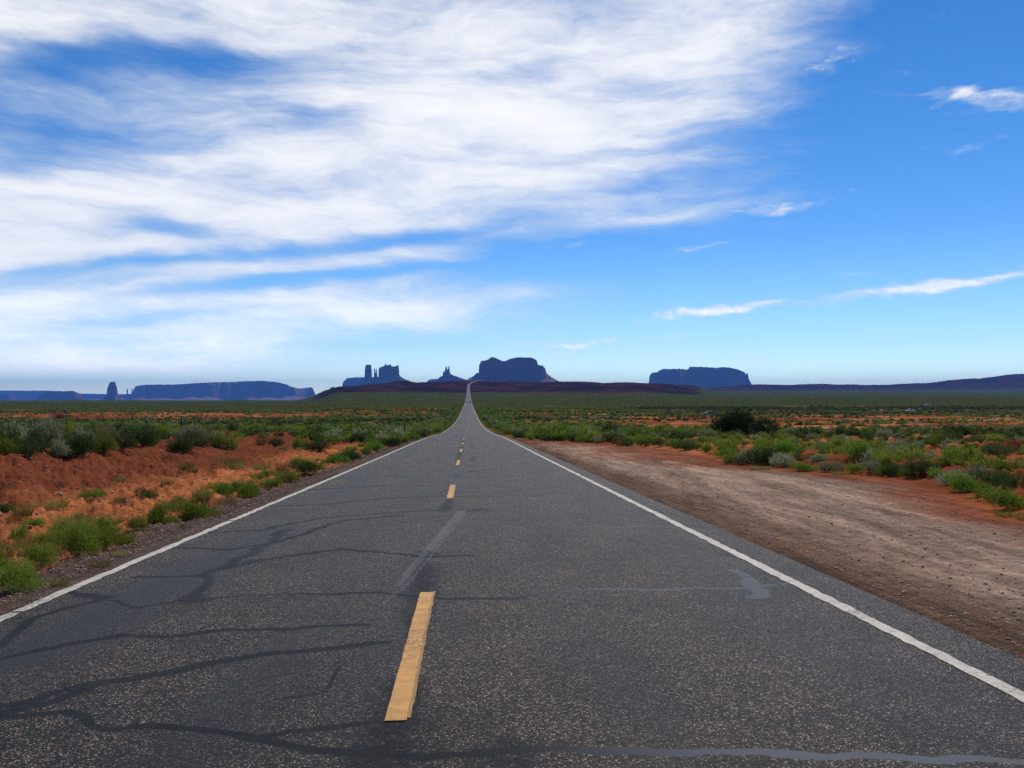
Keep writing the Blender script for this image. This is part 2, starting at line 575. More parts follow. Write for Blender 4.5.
# ------------------------------------------------------------------ ground
def ground_material():
    m, t, b = material('desert_ground')
    P = pos(t)
    soil, cover, grav = t.attr('soil'), t.attr('cover', 'Fac'), t.attr('gravel', 'Fac')
    n0 = t.noise(P, 0.55, 6, 0.62)
    n1 = t.noise(P, 5.0, 6, 0.66)
    n2 = t.noise(P, 42.0, 4, 0.6)
    col = t.mix(1.0, soil, t.ramp(n1, [(0.25, (0.62, 0.58, 0.56)), (0.5, (0.95, 0.95, 0.95)), (0.75, (1.35, 1.36, 1.38))]), 'MULTIPLY')
    col = t.mix(0.8, col, t.ramp(n0, [(0.3, (0.74, 0.72, 0.72)), (0.7, (1.22, 1.22, 1.22))]), 'MULTIPLY')
    col = t.mix(0.7, col, t.ramp(n2, [(0.3, (0.66, 0.66, 0.68)), (0.7, (1.28, 1.27, 1.25))]), 'MULTIPLY')
    # pebbles on the gravelled parts
    cells = t.new('ShaderNodeTexVoronoi')
    t.l.new(P, cells.inputs['Vector'])
    cells.inputs['Scale'].default_value = 34
    stone = t.ramp(t.sep(cells.outputs['Color'])[0], [(0.0, (0.06, 0.05, 0.048)), (0.45, (0.17, 0.135, 0.115)), (0.8, (0.31, 0.25, 0.21)), (1.0, (0.5, 0.45, 0.4))])
    core = t.math('MULTIPLY', t.smooth(cells.outputs['Distance'], 0.55, 0.2), grav)
    col = t.mix(t.math('MULTIPLY', core, 0.5), col, stone)
    # streaks dragged by wheels along the pull-out
    st = t.noise(t.mapping(P, rot=(0, 0, R(7)), sc=(2.6, 0.16, 1.0)), 1.0, 6, 0.7)
    st2 = t.noise(t.mapping(P, rot=(0, 0, R(-4)), sc=(7.0, 0.55, 1.0)), 1.0, 4, 0.65)
    stf = t.math('ADD', t.math('MULTIPLY', st, 0.65), t.math('MULTIPLY', st2, 0.35))
    col = t.mix(t.smooth(grav, 0.05, 0.4), col, t.mix(1.0, col, t.ramp(stf, [(0.34, (0.50, 0.49, 0.50)), (0.5, (0.95, 0.95, 0.95)), (0.66, (1.45, 1.40, 1.34))]), 'MULTIPLY'))
    # low dry growth
    tuft = t.noise(P, 0.9, 7, 0.75)
    gcol = t.ramp(t.noise(P, 0.16, 5, 0.6), [(0.3, (0.022, 0.036, 0.007)), (0.5, (0.042, 0.050, 0.011)), (0.7, (0.090, 0.078, 0.022))])
    gm = t.smooth(t.math('ADD', t.math('MULTIPLY', cover, 1.0), t.math('MULTIPLY', t.math('SUBTRACT', tuft, 0.5), 1.5)), 0.42, 0.62)
    col = t.mix(gm, col, gcol)
    t.l.new(col, b.inputs['Base Color'])
    b.inputs['Roughness'].default_value = 0.95
    b.inputs['Specular IOR Level'].default_value = 0.0
    h = t.math('ADD', t.math('MULTIPLY', n1, 0.10), t.math('MULTIPLY', n2, 0.022))
    h = t.math('ADD', h, t.math('MULTIPLY', core, 0.03))
    bump(t, b, h, 0.9, 1.0)
    return m


def soil_colour(X, Y, Z):
    n = len(X)
    rx = X - road_x(Y)
    off = np.where(rx < 0, RL - rx, rx - RR)
    pe = pull_edge(Y)
    inpull = (rx > 0) & (Y < 95)
    red = np.array((0.33, 0.105, 0.038))
    deep = np.array((0.20, 0.058, 0.028))
    pale = np.array((0.42, 0.20, 0.095))
    olive = np.array((0.045, 0.050, 0.017))
    a = fbm(X / 6, Y / 9, 41, 4)[:, None]
    c = red * (1 - sst(a, 0.40, 0.62)) + deep * sst(a, 0.40, 0.62)
    p = sst(fbm(X / 22 + 4, Y / 16, 43, 4), 0.50, 0.62)[:, None] * (0.25 + 0.55 * sst(Y, 50, 180))[:, None]
    p = p * np.where(rx < 0, 0.45, 1.0)[:, None]
    c = c * (1 - p) + pale * p
    fo = sst(Y, 900, 1700)[:, None]
    c = c * (1 - fo) + olive * fo
    # the bank beside the road: dark broken earth high up, bright orange sand below
    lb = ((rx < 0) & (Y < 90)).astype(float)[:, None]
    hi = sst(off + 2.5 * (fbm(X / 2, Y / 3, 45, 3) - 0.5), 2.9, 5.6)[:, None]
    bank = np.array((0.42, 0.145, 0.056)) * (1 - hi) + np.array((0.175, 0.050, 0.025)) * hi
    c = c * (1 - lb) + bank * lb
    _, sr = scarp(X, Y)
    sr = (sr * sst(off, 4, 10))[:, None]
    c = c * (1 - sr) + np.array((0.14, 0.036, 0.020)) * sr  # cut-bank faces: red earth, darkened to paint in their backlit shade
    # cover
    cover = 0.20 + 0.55 * sst(Y, 120, 420) + 0.3 * sst(Y, 420, 1100)
    patch = fbm(X / 55, Y / 24, 47, 4)
    cover = cover + (patch - 0.5) * 1.3 * (1 - 0.6 * sst(Y, 600, 1400))
    right = (rx > 0).astype(float)
    cover = cover - 0.38 * right * np.exp(-((Y - 190) / 130.0) ** 2) * sst(X, 18, 70)
    cover = cover - 0.25 * (1 - right) * np.exp(-((Y - 430) / 75.0) ** 2) * sst(-X, 8, 25)
    cover = np.where((rx < 0) & (Y < 60), 0.10 + 0.25 * (fbm(X / 3, Y / 4, 49, 3) - 0.5), cover)
    cover = cover + 0.26 * right * (1 - sst(Y, 95, 150)) * sst(Y, 15, 30) + 0.3 * (1 - right) * sst(Y, 55, 80) * (1 - sst(Y, 260, 330))
    near_road = (1 - sst(np.abs(off - 4.0), 2.0, 6.0)) * sst(Y, 45, 90)
    cover = cover + 0.5 * near_road
    cover = cover - sr[:, 0] * 0.8
    # pull-out
    edge = pe - rx
    pl = (inpull * sst(edge, -0.25, 0.35))[:, None]
    g = fbm(X * 1.1, Y * 0.14, 51, 4)[:, None]
    lane = fbm((X - 0.16 * Y) * 1.6, Y * 0.05, 57, 3)[:, None]
    pc = np.array((0.46, 0.32, 0.235)) * (1 - g) + np.array((0.26, 0.188, 0.148)) * g
    pc = pc * (0.5 + 0.95 * lane)
    trk = np.abs(fbm((X - 0.10 * Y - 0.004 * Y * Y) * 2.6, Y * 0.02, 58, 2) - 0.5)[:, None]
    pc = pc * (1 - 0.20 * (1 - sst(trk, 0.0, 0.07)))
    rim = (1 - sst(edge / (1 + 2.2 * sst(Y, 24, 40)[:, None][:, 0]) + 1.6 * (fbm(X / 2, Y / 2.5, 53, 3) - 0.5), 0.3, 2.2))[:, None]
    pc = pc * (1 - rim) + np.array((0.24, 0.085, 0.05)) * rim
    br = ((1 - sst(off + 0.5 * (fbm(X, Y / 2, 55, 3) - .5), 0.15, 1.5)) * 0.8)[:, None]
    pc = pc * (1 - br) + np.array((0.12, 0.066, 0.043)) * br
    c = c * (1 - pl) + pc * pl
    cover = cover * (1 - pl[:, 0])
    # gravel shoulder on the left
    so = sst(off + 0.7 * (fbm(X * 1.2, Y * 0.8, 59, 3) - 0.5), 0.7, 1.4)
    sh = ((rx < 0) * (off > -1) * (1 - so))[:, None] * (1 - sst(Y, 60, 140))[:, None]
    c = c * (1 - sh) + np.array((0.125, 0.088, 0.075)) * sh
    cover = cover * (1 - sh[:, 0]) - sh[:, 0] * 0.3
    gravel = np.maximum(sh[:, 0], pl[:, 0] * (0.35 + 0.4 * (1 - sst(off, 0.3, 2.0))))
    gravel = np.maximum(gravel, (0.25 * lb[:, 0] * (1 - hi[:, 0] * .5)))
    # the dark rise ahead and the far ridge on the right
    px = VX + F * X / np.maximum(Y, 1)
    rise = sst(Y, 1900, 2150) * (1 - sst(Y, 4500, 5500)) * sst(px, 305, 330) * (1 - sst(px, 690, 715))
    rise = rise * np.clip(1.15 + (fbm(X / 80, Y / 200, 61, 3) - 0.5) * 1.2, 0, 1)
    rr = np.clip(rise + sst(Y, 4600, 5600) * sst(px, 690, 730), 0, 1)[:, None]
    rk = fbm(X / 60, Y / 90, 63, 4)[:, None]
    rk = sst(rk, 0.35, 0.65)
    rock = np.array((0.047, 0.017, 0.012)) * (1 - rk) + np.array((0.014, 0.009, 0.007)) * rk  # dark red rock, its colour lowered to hold the backlit shade as well
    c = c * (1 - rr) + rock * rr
    cover = cover * (1 - rr[:, 0]) - 0.4 * rr[:, 0]
    # scrub belt on the right plain
    belt = np.exp(-((Y - 560 - 60 * (fbm(X / 150, Y / 500, 65, 2) - .5)) / 70.0) ** 2) * sst(X, 150, 190)
    c = c * (1 - belt[:, None] * 0.7) + np.array((0.05, 0.036, 0.026)) * belt[:, None] * 0.7
    cover = cover * (1 - 0.7 * belt)
    return c, np.clip(cover, -0.5, 1.2), gravel


def build_ground():
    r = [0.0]
    x = 1.2
    while x < 24000:
        r.append(x)
        x += min(max(0.03, x * 0.0105), 260)
    r = np.array(r[1:] + [24000.0])
    a = np.concatenate([np.linspace(-180, -46, 70)[:-1], np.linspace(-46, 44, 900), np.linspace(44, 180, 70)[1:-1]])
    a = np.radians(a)
    Rr, A = np.meshgrid(r, a, indexing='ij')
    X, Y = (Rr * np.sin(A)).ravel(), (Rr * np.cos(A)).ravel()
    Z = ground(X, Y)
    n = len(X)
    V = np.stack([X, Y, Z], 1)
    Fs = grid_faces(len(r), len(a), True)[:, ::-1]
    o = mesh_obj('ground', V, Fs, ground_material(), smooth=True)
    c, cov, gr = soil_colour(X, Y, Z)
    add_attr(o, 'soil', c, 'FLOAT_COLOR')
    add_attr(o, 'cover', cov)
    add_attr(o, 'gravel', gr)
    tag(o, kind='structure')
    return o


build_ground()


# ------------------------------------------------------------------ road
def road_z(X, Y):
    return base_h(X, Y) + np.maximum(0.0, (Y - 40)) * 0.0007


def on_road(x, y):
    """picture point -> X, Y on the near, evenly sloping road"""
    a = to_world(x, y, 1.0) - np.array([0, 0, EYE])
    k = -EYE / (a[2] + SLOPE * a[1])
    return a[0] * k, a[1] * k


TAR = [  # crack sealing seen on the pavement: points, half width in metres, strength
    ([(-60, 716), (60, 711), (110, 722), (200, 722), (260, 735), (330, 752), (400, 757), (480, 752), (560, 750), (700, 752), (860, 755), (940, 756), (1060, 752)], 0.040, 1.0),
    ([(-40, 716), (60, 700), (110, 680), (200, 662), (300, 650), (380, 641)], 0.065, 0.9),
    ([(-60, 668), (0, 655), (60, 642), (120, 633), (200, 630), (300, 627), (370, 624)], 0.055, 0.9),
    ([(-60, 690), (0, 640), (30, 615), (75, 603), (110, 592), (60, 586)], 0.055, 0.85),
    ([(66, 587), (100, 594), (140, 605), (180, 598), (220, 596), (300, 592), (375, 593), (440, 598), (512, 599), (562, 589), (637, 587.5), (752, 584), (790, 581)], 0.035, 0.95),
    ([(735, 568), (748, 576), (754, 586), (756, 594)], 0.10, 0.8),
    ([(130, 574), (200, 573), (250, 560), (300, 553), (345, 548), (420, 556), (470, 556)], 0.07, 0.85),
    ([(170, 545), (230, 547), (270, 542), (305, 532), (345, 519), (400, 515)], 0.07, 0.85),
    ([(190, 600), (212, 570), (262, 545), (285, 528)], 0.13, 0.6),
    ([(210, 530), (260, 528), (320, 517), (390, 512), (440, 510)], 0.07, 0.8),
    ([(570, 526), (620, 525), (690, 525)], 0.05, 0.75),
    ([(260, 505), (320, 503), (400, 497), (470, 496), (560, 498)], 0.09, 0.7),
    ([(300, 489), (360, 486), (430, 485)], 0.10, 0.7),
    ([(330, 478), (380, 476), (440, 476), (520, 478)], 0.12, 0.6),
    ([(350, 467), (420, 466), (520, 466)], 0.15, 0.5),
    ([(110, 680), (60, 690), (30, 700), (-20, 705)], 0.09, 0.7),
    ([(250, 736), (290, 726), (340, 722), (385, 718)], 0.05, 0.7),
    ([(270, 700), (330, 690), (345, 660)], 0.012, 0.9),
]
SCUFF = [([(462, 511), (428, 550)], 0.06, 0.72), ([(428, 550), (398, 585)], 0.04, 0.6), ([(466, 513), (402, 590)], 0.012, 0.8), ([(458, 511), (404, 574)], 0.012, 0.85), ([(397, 591), (380, 606)], 0.02, .5)]


def line_dist(X, Y, pts):
    d = np.full(X.shape, 1e9)
    for (ax, ay), (bx, by) in zip(pts[:-1], pts[1:]):
        vx, vy = bx - ax, by - ay
        L = vx * vx + vy * vy + 1e-9
        t = np.clip(((X - ax) * vx + (Y - ay) * vy) / L, 0, 1)
        d = np.minimum(d, np.hypot(X - ax - t * vx, Y - ay - t * vy))
    return d


def road_material():
    m, t, b = material('chip_seal_asphalt')
    P = pos(t)
    tar, band, scuff = t.attr('tar', 'Fac'), t.attr('band', 'Fac'), t.attr('scuff', 'Fac')
    v = t.new('ShaderNodeTexVoronoi')
    t.l.new(P, v.inputs['Vector'])
    v.inputs['Scale'].default_value = 84
    rnd = t.sep(v.outputs['Color'])
    stone = t.ramp(rnd[0], [(0.0, (0.010, 0.008, 0.007)), (0.30, (0.030, 0.023, 0.020)), (0.52, (0.085, 0.063, 0.051)), (0.74, (0.21, 0.150, 0.115)), (0.92, (0.36, 0.275, 0.22)), (1.0, (0.55, 0.48, 0.42))])
    gap = t.smooth(v.outputs['Distance'], 0.30, 0.56)
    col = t.mix(t.math('MULTIPLY', gap, 0.93), stone, (0.007, 0.0065, 0.0065))
    big = t.noise(P, 1.3, 6, 0.65)
    big2 = t.noise(t.mapping(P, sc=(1.0, 0.12, 1.0)), 1.1, 5, 0.6)
    col = t.mix(0.7, col, t.ramp(big, [(0.32, (0.52, 0.52, 0.54)), (0.68, (1.42, 1.34, 1.26))]), 'MULTIPLY')
    # binder bleeding and old oil along the wheel tracks
    f2 = t.noise(P, 7, 5, 0.7)
    bm = t.math('MULTIPLY', band, t.smooth(t.math('MULTIPLY_ADD', f2, 0.5, big2), 0.50, 0.90))
    col = t.mix(t.math('MULTIPLY', bm, 0.88), col, (0.014, 0.0155, 0.020))
    ed = t.noise(P, 24, 4, 0.7)
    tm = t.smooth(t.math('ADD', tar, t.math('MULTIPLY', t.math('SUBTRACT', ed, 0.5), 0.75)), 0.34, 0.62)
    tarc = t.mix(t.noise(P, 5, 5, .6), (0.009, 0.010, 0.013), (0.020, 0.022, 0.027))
    sun_sheen = t.smooth(t.sep(P)[0], 0.0, 1.6)  # tar paler to the right: sun-side sheen painted into its colour
    tarc = t.mix(t.math('MULTIPLY', sun_sheen, 0.9), tarc, (0.105, 0.115, 0.130))
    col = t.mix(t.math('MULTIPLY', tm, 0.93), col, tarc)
    sm = t.math('MULTIPLY', scuff, t.smooth(t.noise(P, 60, 3, .6), 0.3, 0.55))
    col = t.mix(t.math('MULTIPLY', sm, 0.75), col, (0.13, 0.135, 0.145))
    # fine cracks
    w = t.vmath('ADD', P, t.vmath('MULTIPLY', t.vmath('SUBTRACT', t.noise(P, 2.2, 4, .6, out=1), (.5, .5, .5)), (.55, .55, 0)))
    ck = t.voronoi(w, 0.75, 'DISTANCE_TO_EDGE')
    cm = t.math('MULTIPLY', t.smooth(ck, 0.011, 0.004), t.smooth(t.noise(P, .5, 3, .5), .50, .62))
    col = t.mix(t.math('MULTIPLY', cm, 0.8), col, (0.01, 0.01, 0.01))
    t.l.new(col, b.inputs['Base Color'])
    ro = t.math('SUBTRACT', 0.56, t.math('MULTIPLY', t.math('MAXIMUM', tm, t.math('MULTIPLY', bm, 0.8)), 0.05))
    t.l.new(ro, b.inputs['Roughness'])
    t.l.new(t.math('SUBTRACT', 0.085, t.math('MULTIPLY', tm, 0.062)), b.inputs['Specular IOR Level'])
    flat = t.math('SUBTRACT', 1.0, t.math('MAXIMUM', tm, t.math('MULTIPLY', bm, 0.7)))
    h = t.math('MULTIPLY', t.math('SUBTRACT', 1.0, gap), t.math('MULTIPLY_ADD', flat, 0.0042, 0.0006))
    bump(t, b, h, 0.8, 1.0)
    return m


def build_road():
    ys = [-14.0]
    y = -14.0
    while y < 3320:
        y += 0.5 if y < 1.5 else (max(0.028, y * 0.0042) if y < 70 else y * 0.018)
        ys.append(y)
    ys = np.array(ys)
    lat = np.linspace(RL, RR, 320)
    L, Yg = np.meshgrid(lat, ys)
    wob = 0.09 * (fbm(Yg * 0.9, Yg * 0 + 1, 71, 4) - 0.5)
    wob2 = 0.22 * (fbm(Yg * 1.6, Yg * 0 + 5, 72, 5, 0.62) - 0.5)
    k = (L - RL) / (RR - RL)
    Lw = L + wob * np.clip(1 - k * 12, 0, 1) + wob2 * np.clip((k - 1) * 12 + 1, 0, 1)
    X = Lw + road_x(Yg)
    # gentle camber
    Z = road_z(X, Yg) - 0.010 * np.abs(Lw - RC)
    edge = np.minimum(Lw - RL, RR - Lw)
    Z = Z - 0.05 * (1 - sst(edge, -0.05, 0.10))
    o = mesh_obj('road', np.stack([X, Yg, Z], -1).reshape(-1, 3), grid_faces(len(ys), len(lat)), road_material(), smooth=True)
    Xf, Yf = X.ravel(), Yg.ravel()
    tar = np.zeros(len(Xf))
    near = Yf < 75
    xn, yn = Xf[near], Yf[near]
    wx = (fbm(xn * 2.2, yn * 2.2, 81, 3) - 0.5) * 0.22
    wy = (fbm(xn * 2.2 + 50, yn * 2.2, 82, 3) - 0.5) * 0.22
    tn = np.zeros(len(xn))
    wid = 0.6 + 0.8 * fbm(xn * 0.9, yn * 0.9, 83, 3)
    for pts, hw, s in TAR:
        hw *= 1.2
        P = [on_road(*q) for q in pts]
        d = line_dist(xn + wx, yn + wy, P)
        tn = np.maximum(tn, s * (1 - sst(d, hw * wid * 0.05, hw * wid * 1.55)))
    # the joint under the centre line, smeared by tyres
    cj = np.exp(-((xn + 0.42 + 0.05 * np.sin(yn * .8)) / 0.30) ** 2) * sst(fbm(xn * 1.7, yn * 0.7, 85, 4), 0.42, 0.60)
    cj_sheen = np.exp(-((xn - 0.22) / 0.42) ** 2) * sst(fbm(xn * 1.5, yn * 0.8, 86, 4), 0.47, 0.66)  # patches right of the joint, a bluish sky reflection painted as tar
    tn = np.maximum(tn, np.maximum(cj * 0.58, cj_sheen * 0.54))
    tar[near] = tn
    # distant seals, one every few metres
    for y0 in np.arange(75, 420, 7.5):
        y0 += random.uniform(-2, 2)
        m = np.abs(Yf - y0) < 4
        d = np.abs(Yf[m] - y0 - 1.2 * (fbm(Xf[m] * .5, Xf[m] * 0 + y0, 88, 2) - .5))
        tar[m] = np.maximum(tar[m], 0.8 * (1 - sst(d, 0.1, 0.35)) * (Xf[m] < random.choice([0.2, 3.4])))
    ln = Lw.ravel()
    band = (np.exp(-((ln + 3.0) / 0.45) ** 2) * 0.75 + np.exp(-((ln + 1.35) / 0.45) ** 2) * 0.55 + np.exp(-((ln - 0.85) / 0.45) ** 2) * 0.5 + np.exp(-((ln - 2.6) / 0.45) ** 2) * 0.45
            + 0.6 * np.exp(-((ln + 0.35) / 0.4) ** 2) + (ln < -0.4) * 0.22)
    band = band * (0.5 + fbm(Xf * .9, Yf * .25, 90, 3))
    sc = np.zeros(len(Xf))
    sn = np.zeros(len(xn))
    for pts, hw, s in SCUFF:
        d = line_dist(xn, yn, [on_road(*q) for q in pts])
        sn = np.maximum(sn, s * (1 - sst(d, hw * 0.7, hw * 1.25)))
    sc[near] = sn
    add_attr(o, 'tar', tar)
    add_attr(o, 'band', np.clip(band, 0, 1))
    add_attr(o, 'scuff', sc)
    tag(o, kind='structure')
    return o


road = build_road()


def paint_material(name, col, dark, wear):
    m, t, b = material(name)
    P = pos(t)
    n = t.noise(P, 26, 5, 0.72)
    n2 = t.noise(P, 3.0, 4, 0.6)
    v = t.voronoi(P, 90)
    c = t.mix(t.smooth(n2, 0.3, 0.7), col, tuple(x * 0.78 for x in col))
    wm = t.smooth(t.math('ADD', n, t.math('MULTIPLY', t.math('SUBTRACT', t.noise(P, 1.1, 4, .7), .5), 0.5)), wear, wear + 0.12)
    c = t.mix(t.math('MULTIPLY', wm, 0.85), c, dark)
    c = t.mix(t.math('MULTIPLY', t.smooth(v, 0.3, 0.6), 0.4), c, tuple(x * 0.6 for x in col))
    c = t.mix(0.8, c, t.ramp(t.noise(P, 9, 5, .7), [(0.3, (0.62, 0.60, 0.58)), (0.6, (1.05, 1.05, 1.05))]), 'MULTIPLY')
    t.l.new(c, b.inputs['Base Color'])
    b.inputs['Roughness'].default_value = 0.75
    bump(t, b, t.math('MULTIPLY', t.math('SUBTRACT', 1.0, v), 0.003), 0.6, 1.0)
    return m


M_WHITE = paint_material('worn_white_paint', (0.54, 0.50, 0.45), (0.06, 0.055, 0.05), 0.535)
M_YELLOW = paint_material('worn_yellow_paint', (0.60, 0.30, 0.070), (0.11, 0.062, 0.026), 0.54)


def strip(name, x0, w, ya, yb, mat, n, jag=0.028, gaps=(), lift=0.005):
    ys = np.linspace(ya, yb, n) if yb - ya < 20 else np.concatenate([np.arange(ya, 20, 0.05), np.geomspace(20, yb, 700)])
    la = (fbm(ys * 6, ys * 0 + x0, 91, 4) - 0.5) * 2 * jag
    lb = (fbm(ys * 6, ys * 0 + x0 + 9, 92, 4) - 0.5) * 2 * jag
    L, Fs = [], []
    for i, yy in enumerate(ys):
        for kx, e in ((-w / 2, la[i]), (0, 0), (w / 2, lb[i])):
            x = x0 + kx + e
            xx = x + float(road_x(np.array([yy]))[0])
            z = float(road_z(np.array([xx]), np.array([yy]))[0]) - 0.010 * abs(x - RC) + lift + max(0, yy - 40) * 0.0003
            L.append((xx, yy, z))
        if i and not any(a <= yy <= b for a, b in gaps):
            q = (i - 1) * 3
            Fs += [(q, q + 1, q + 4, q + 3), (q + 1, q + 2, q + 5, q + 4)]
    return mesh_obj(name, L, Fs, mat, road)


gl = [on_road(20, 607)[1], on_road(231, 518.5)[1], on_road(126, 561)[1]]
strip('edge_line', LINE_L, 0.115, 1.5, 3150, M_WHITE, 0, gaps=[(g - 0.035, g + 0.035) for g in gl[:2]])
strip('edge_line', LINE_R, 0.125, 1.5, 3150, M_WHITE, 0)
for k in range(14):
    ya = 4.50 + 12.65 * k
    strip('centre_dash', DASH_X, 0.118, ya, ya + (3.32 if k == 0 else 3.6), M_YELLOW, 60, jag=0.006, lift=0.006)
    if k < 2:      # an older, duller stripe shows beside the fresh one
        strip('old_dash', DASH_X + 0.068, 0.024, ya + 0.04, ya + 3.36, paint_material('old_yellow_paint', (0.34, 0.185, 0.05), (0.06, 0.045, 0.03), 0.55), 60, jag=0.008, lift=0.004)

# ------------------------------------------------------------------ buttes and mesas
def rock_material(name, a, b_):
    m, t, b = material(name)
    P = pos(t)
    st = t.noise(t.mapping(P, sc=(0.0012, 0.0012, 0.028)), 1.0, 5, 0.6)
    bl = t.noise(P, 0.012, 6, 0.65)
    fl = t.noise(t.mapping(P, sc=(0.03, 0.03, 0.003)), 1.0, 4, .6)
    c = t.mix(t.smooth(st, 0.35, 0.65), a, b_)
    c = t.mix(0.75, c, t.ramp(bl, [(0.3, 0.62), (0.7, 1.25)]), 'MULTIPLY')
    c = t.mix(0.6, c, t.ramp(fl, [(0.3, 0.85), (0.7, 1.1)]), 'MULTIPLY')
    t.l.new(c, b.inputs['Base Color'])
    b.inputs['Roughness'].default_value = 0.95
    return m


M_ROCK = rock_material('red_sandstone', (0.20, 0.082, 0.052), (0.12, 0.05, 0.036))


def butte(name, sil, dist, label, cat, thick=0.34, seed=0, base=405, talus=0.38, flute=1.0, group=None):
    """a rock mass as a relief: plan outline with fluted cliffs standing on a talus skirt"""
    s = np.array(sil, float)
    xs = np.unique(np.concatenate([np.arange(s[0, 0], s[-1, 0], 0.22), s[:, 0], s[1:-1, 0] - 0.12]))
    ys = np.interp(xs, s[:, 0], s[:, 1])
    P0 = to_world(s[0, 0], base, dist)
    P1 = to_world(s[-1, 0], base, dist)
    W = np.hypot(*(P1 - P0)[:2])
    mid = (P0 + P1) / 2
    u = (xs - (s[0, 0] + s[-1, 0]) / 2) / (s[-1, 0] - s[0, 0]) * W
    H = (base - ys) / F * dist
    span = s[-1, 0] - s[0, 0]
    uu = u[:, None]
    wd = W * thick
    v = np.concatenate([np.linspace(-1.9, -1.25, 8)[:-1], np.linspace(-1.25, -0.75, 46), np.linspace(-0.75, 0.75, 12)[1:-1], np.linspace(0.75, 1.25, 24), np.linspace(1.25, 1.9, 6)[1:]]) * wd / 2
    vv = v[None]
    Hm = H.max()
    hh = H[:, None]
    fine = (np.abs(fbm(uu / (W * 0.035) + seed, uu * 0 + seed, 100 + seed, 4, .6) - 0.5) * 2) * wd * 0.045 * flute
    cv = (fbm(uu / (W * 0.16), uu * 0, 120 + seed, 3) - 0.5) * wd * 0.5
    e = wd / 2 * np.clip(0.55 + 0.45 * hh / Hm, 0, 1) + cv - fine - np.abs(vv)
    relief = (fbm(uu / (W * .05) + 9, vv / (W * .05), 130 + seed, 3) - .5) * Hm * 0.03
    cliff = sst(e, -wd * 0.03, wd * 0.03)
    tal = np.clip(1 + e / (wd * 0.55), 0, 1) * np.minimum(hh, Hm * talus * (0.85 + 0.3 * fbm(uu / (W * .1), vv / (W * .1), 140 + seed, 3)))
    top = hh + np.where(hh > Hm * .5, relief * (np.abs(vv) > wd * 0.1), 0)
    h = np.maximum(tal, cliff * top)
    ax = (P1 - P0)[:2] / W
    nx = mid[:2] / np.hypot(*mid[:2])      # depth runs along the line of sight
    X = mid[0] + uu * ax[0] + vv * nx[0]
    Y = mid[1] + uu * ax[1] + vv * nx[1]
    Z = mid[2] + h
    V = np.stack([X, Y, Z], -1).reshape(-1, 3)
    org = np.array([mid[0], mid[1], mid[2]])
    o = mesh_obj(name, V - org, grid_faces(len(u), len(v)), M_ROCK)
    o.location = org
    return tag(o, label, cat, group)


butte('mesa', [(466, 382), (470, 379), (474.4, 376.8), (477.5, 373.9), (479.8, 373.6), (480.4, 366.3), (482.3, 362.3), (486, 361.6), (489.3, 360.5), (491, 359), (493, 358.3), (496, 359), (499.9, 360.5), (502, 361.6), (504.7, 361.9), (508.7, 360.5), (512, 359.2), (516.6, 358.1), (523, 358.2),
               (530.6, 357.9), (533, 359.3), (535.9, 360.5), (537.8, 365.8), (540, 366.2), (542.5, 366), (543, 367.2), (544.7, 368.9), (545.2, 371), (546.3, 373.7), (550.8, 377.2), (557.9, 381.5), (563, 385)], 9000,
      'massive dark blue butte with a double-humped flat top beside the bend of the road', 'butte', 0.5, 1, 392)
butte('castle_butte', [(356, 387), (361, 383.6), (364.2, 379), (364.6, 377.3), (365.2, 367), (366, 365.3), (368, 365.0), (370, 365.4), (371.2, 365.4), (371.7, 371.9), (371.9, 377.4), (373.9, 377.4), (374.1, 368.4), (374.9, 368.6), (375.3, 373), (375.7, 373), (376, 368.9), (376.7, 369.2), (377.2, 377), (378.3, 377.2), (378.7, 368.8), (380.6, 367.2), (382, 367.4), (384.9, 365.6),
                       (385.3, 364), (385.8, 364.2), (386.3, 365.6), (390, 364.9), (391, 365.2), (391.6, 366.8), (395.9, 366.8), (396.6, 365.5), (398.4, 365.7), (398.9, 371), (399.2, 375.4), (404, 378.9), (408.8, 380.6), (414, 385)], 10500,
      'castle-shaped butte with a separate square tower and thin pinnacles on its left', 'butte', 0.30, 2, 392)
butte('mesa', [(341, 390), (342.3, 386.3), (343, 382.2), (347, 378.4), (350, 378.2), (357.2, 377.4), (366, 377.3), (376, 377.8), (382, 380)], 14500,
      'low hazy mesa half hidden behind the foot of the castle-shaped butte', 'mesa', 0.5, 3, 394)
butte('spire_butte', [(422, 384), (427, 381.7), (429.4, 379.6), (438.2, 378.9), (440.5, 377), (442.8, 375.8), (443.1, 372.3), (444.7, 371.7), (445.5, 367.8), (446.1, 366.4), (446.8, 367.2), (447.2, 370), (447.8, 370), (448.3, 366.6), (449.2, 366.4), (449.8, 372), (450.3, 374), (452.8, 375.5), (458, 377.2), (461, 378.4), (467, 380), (474, 384)], 10500,
      'small butte topped by two thin spires between the castle rock and the road', 'butte', 0.35, 4, 392)
butte('mesa', [(648.5, 386), (650, 382.3), (650.5, 376.4), (652.9, 373.8), (658.8, 372.9), (661, 371.4), (665.2, 370), (672, 369.8), (679.3, 369.5), (679.8, 368.9), (680.3, 369.7), (688, 370), (690.2, 367.5), (697, 367.8), (708, 368.4), (718, 368), (726.7, 368.2), (731, 369), (736.1, 370), (740, 371.8), (743.7, 373.1), (744, 376), (744.4, 379), (745.1, 378.6), (745.6, 374), (746.3, 374), (747.2, 379), (750.8, 385.8), (754, 389)], 12500,
      'wide flat-topped blue mesa standing alone right of the road', 'mesa', 0.5, 5, 396)
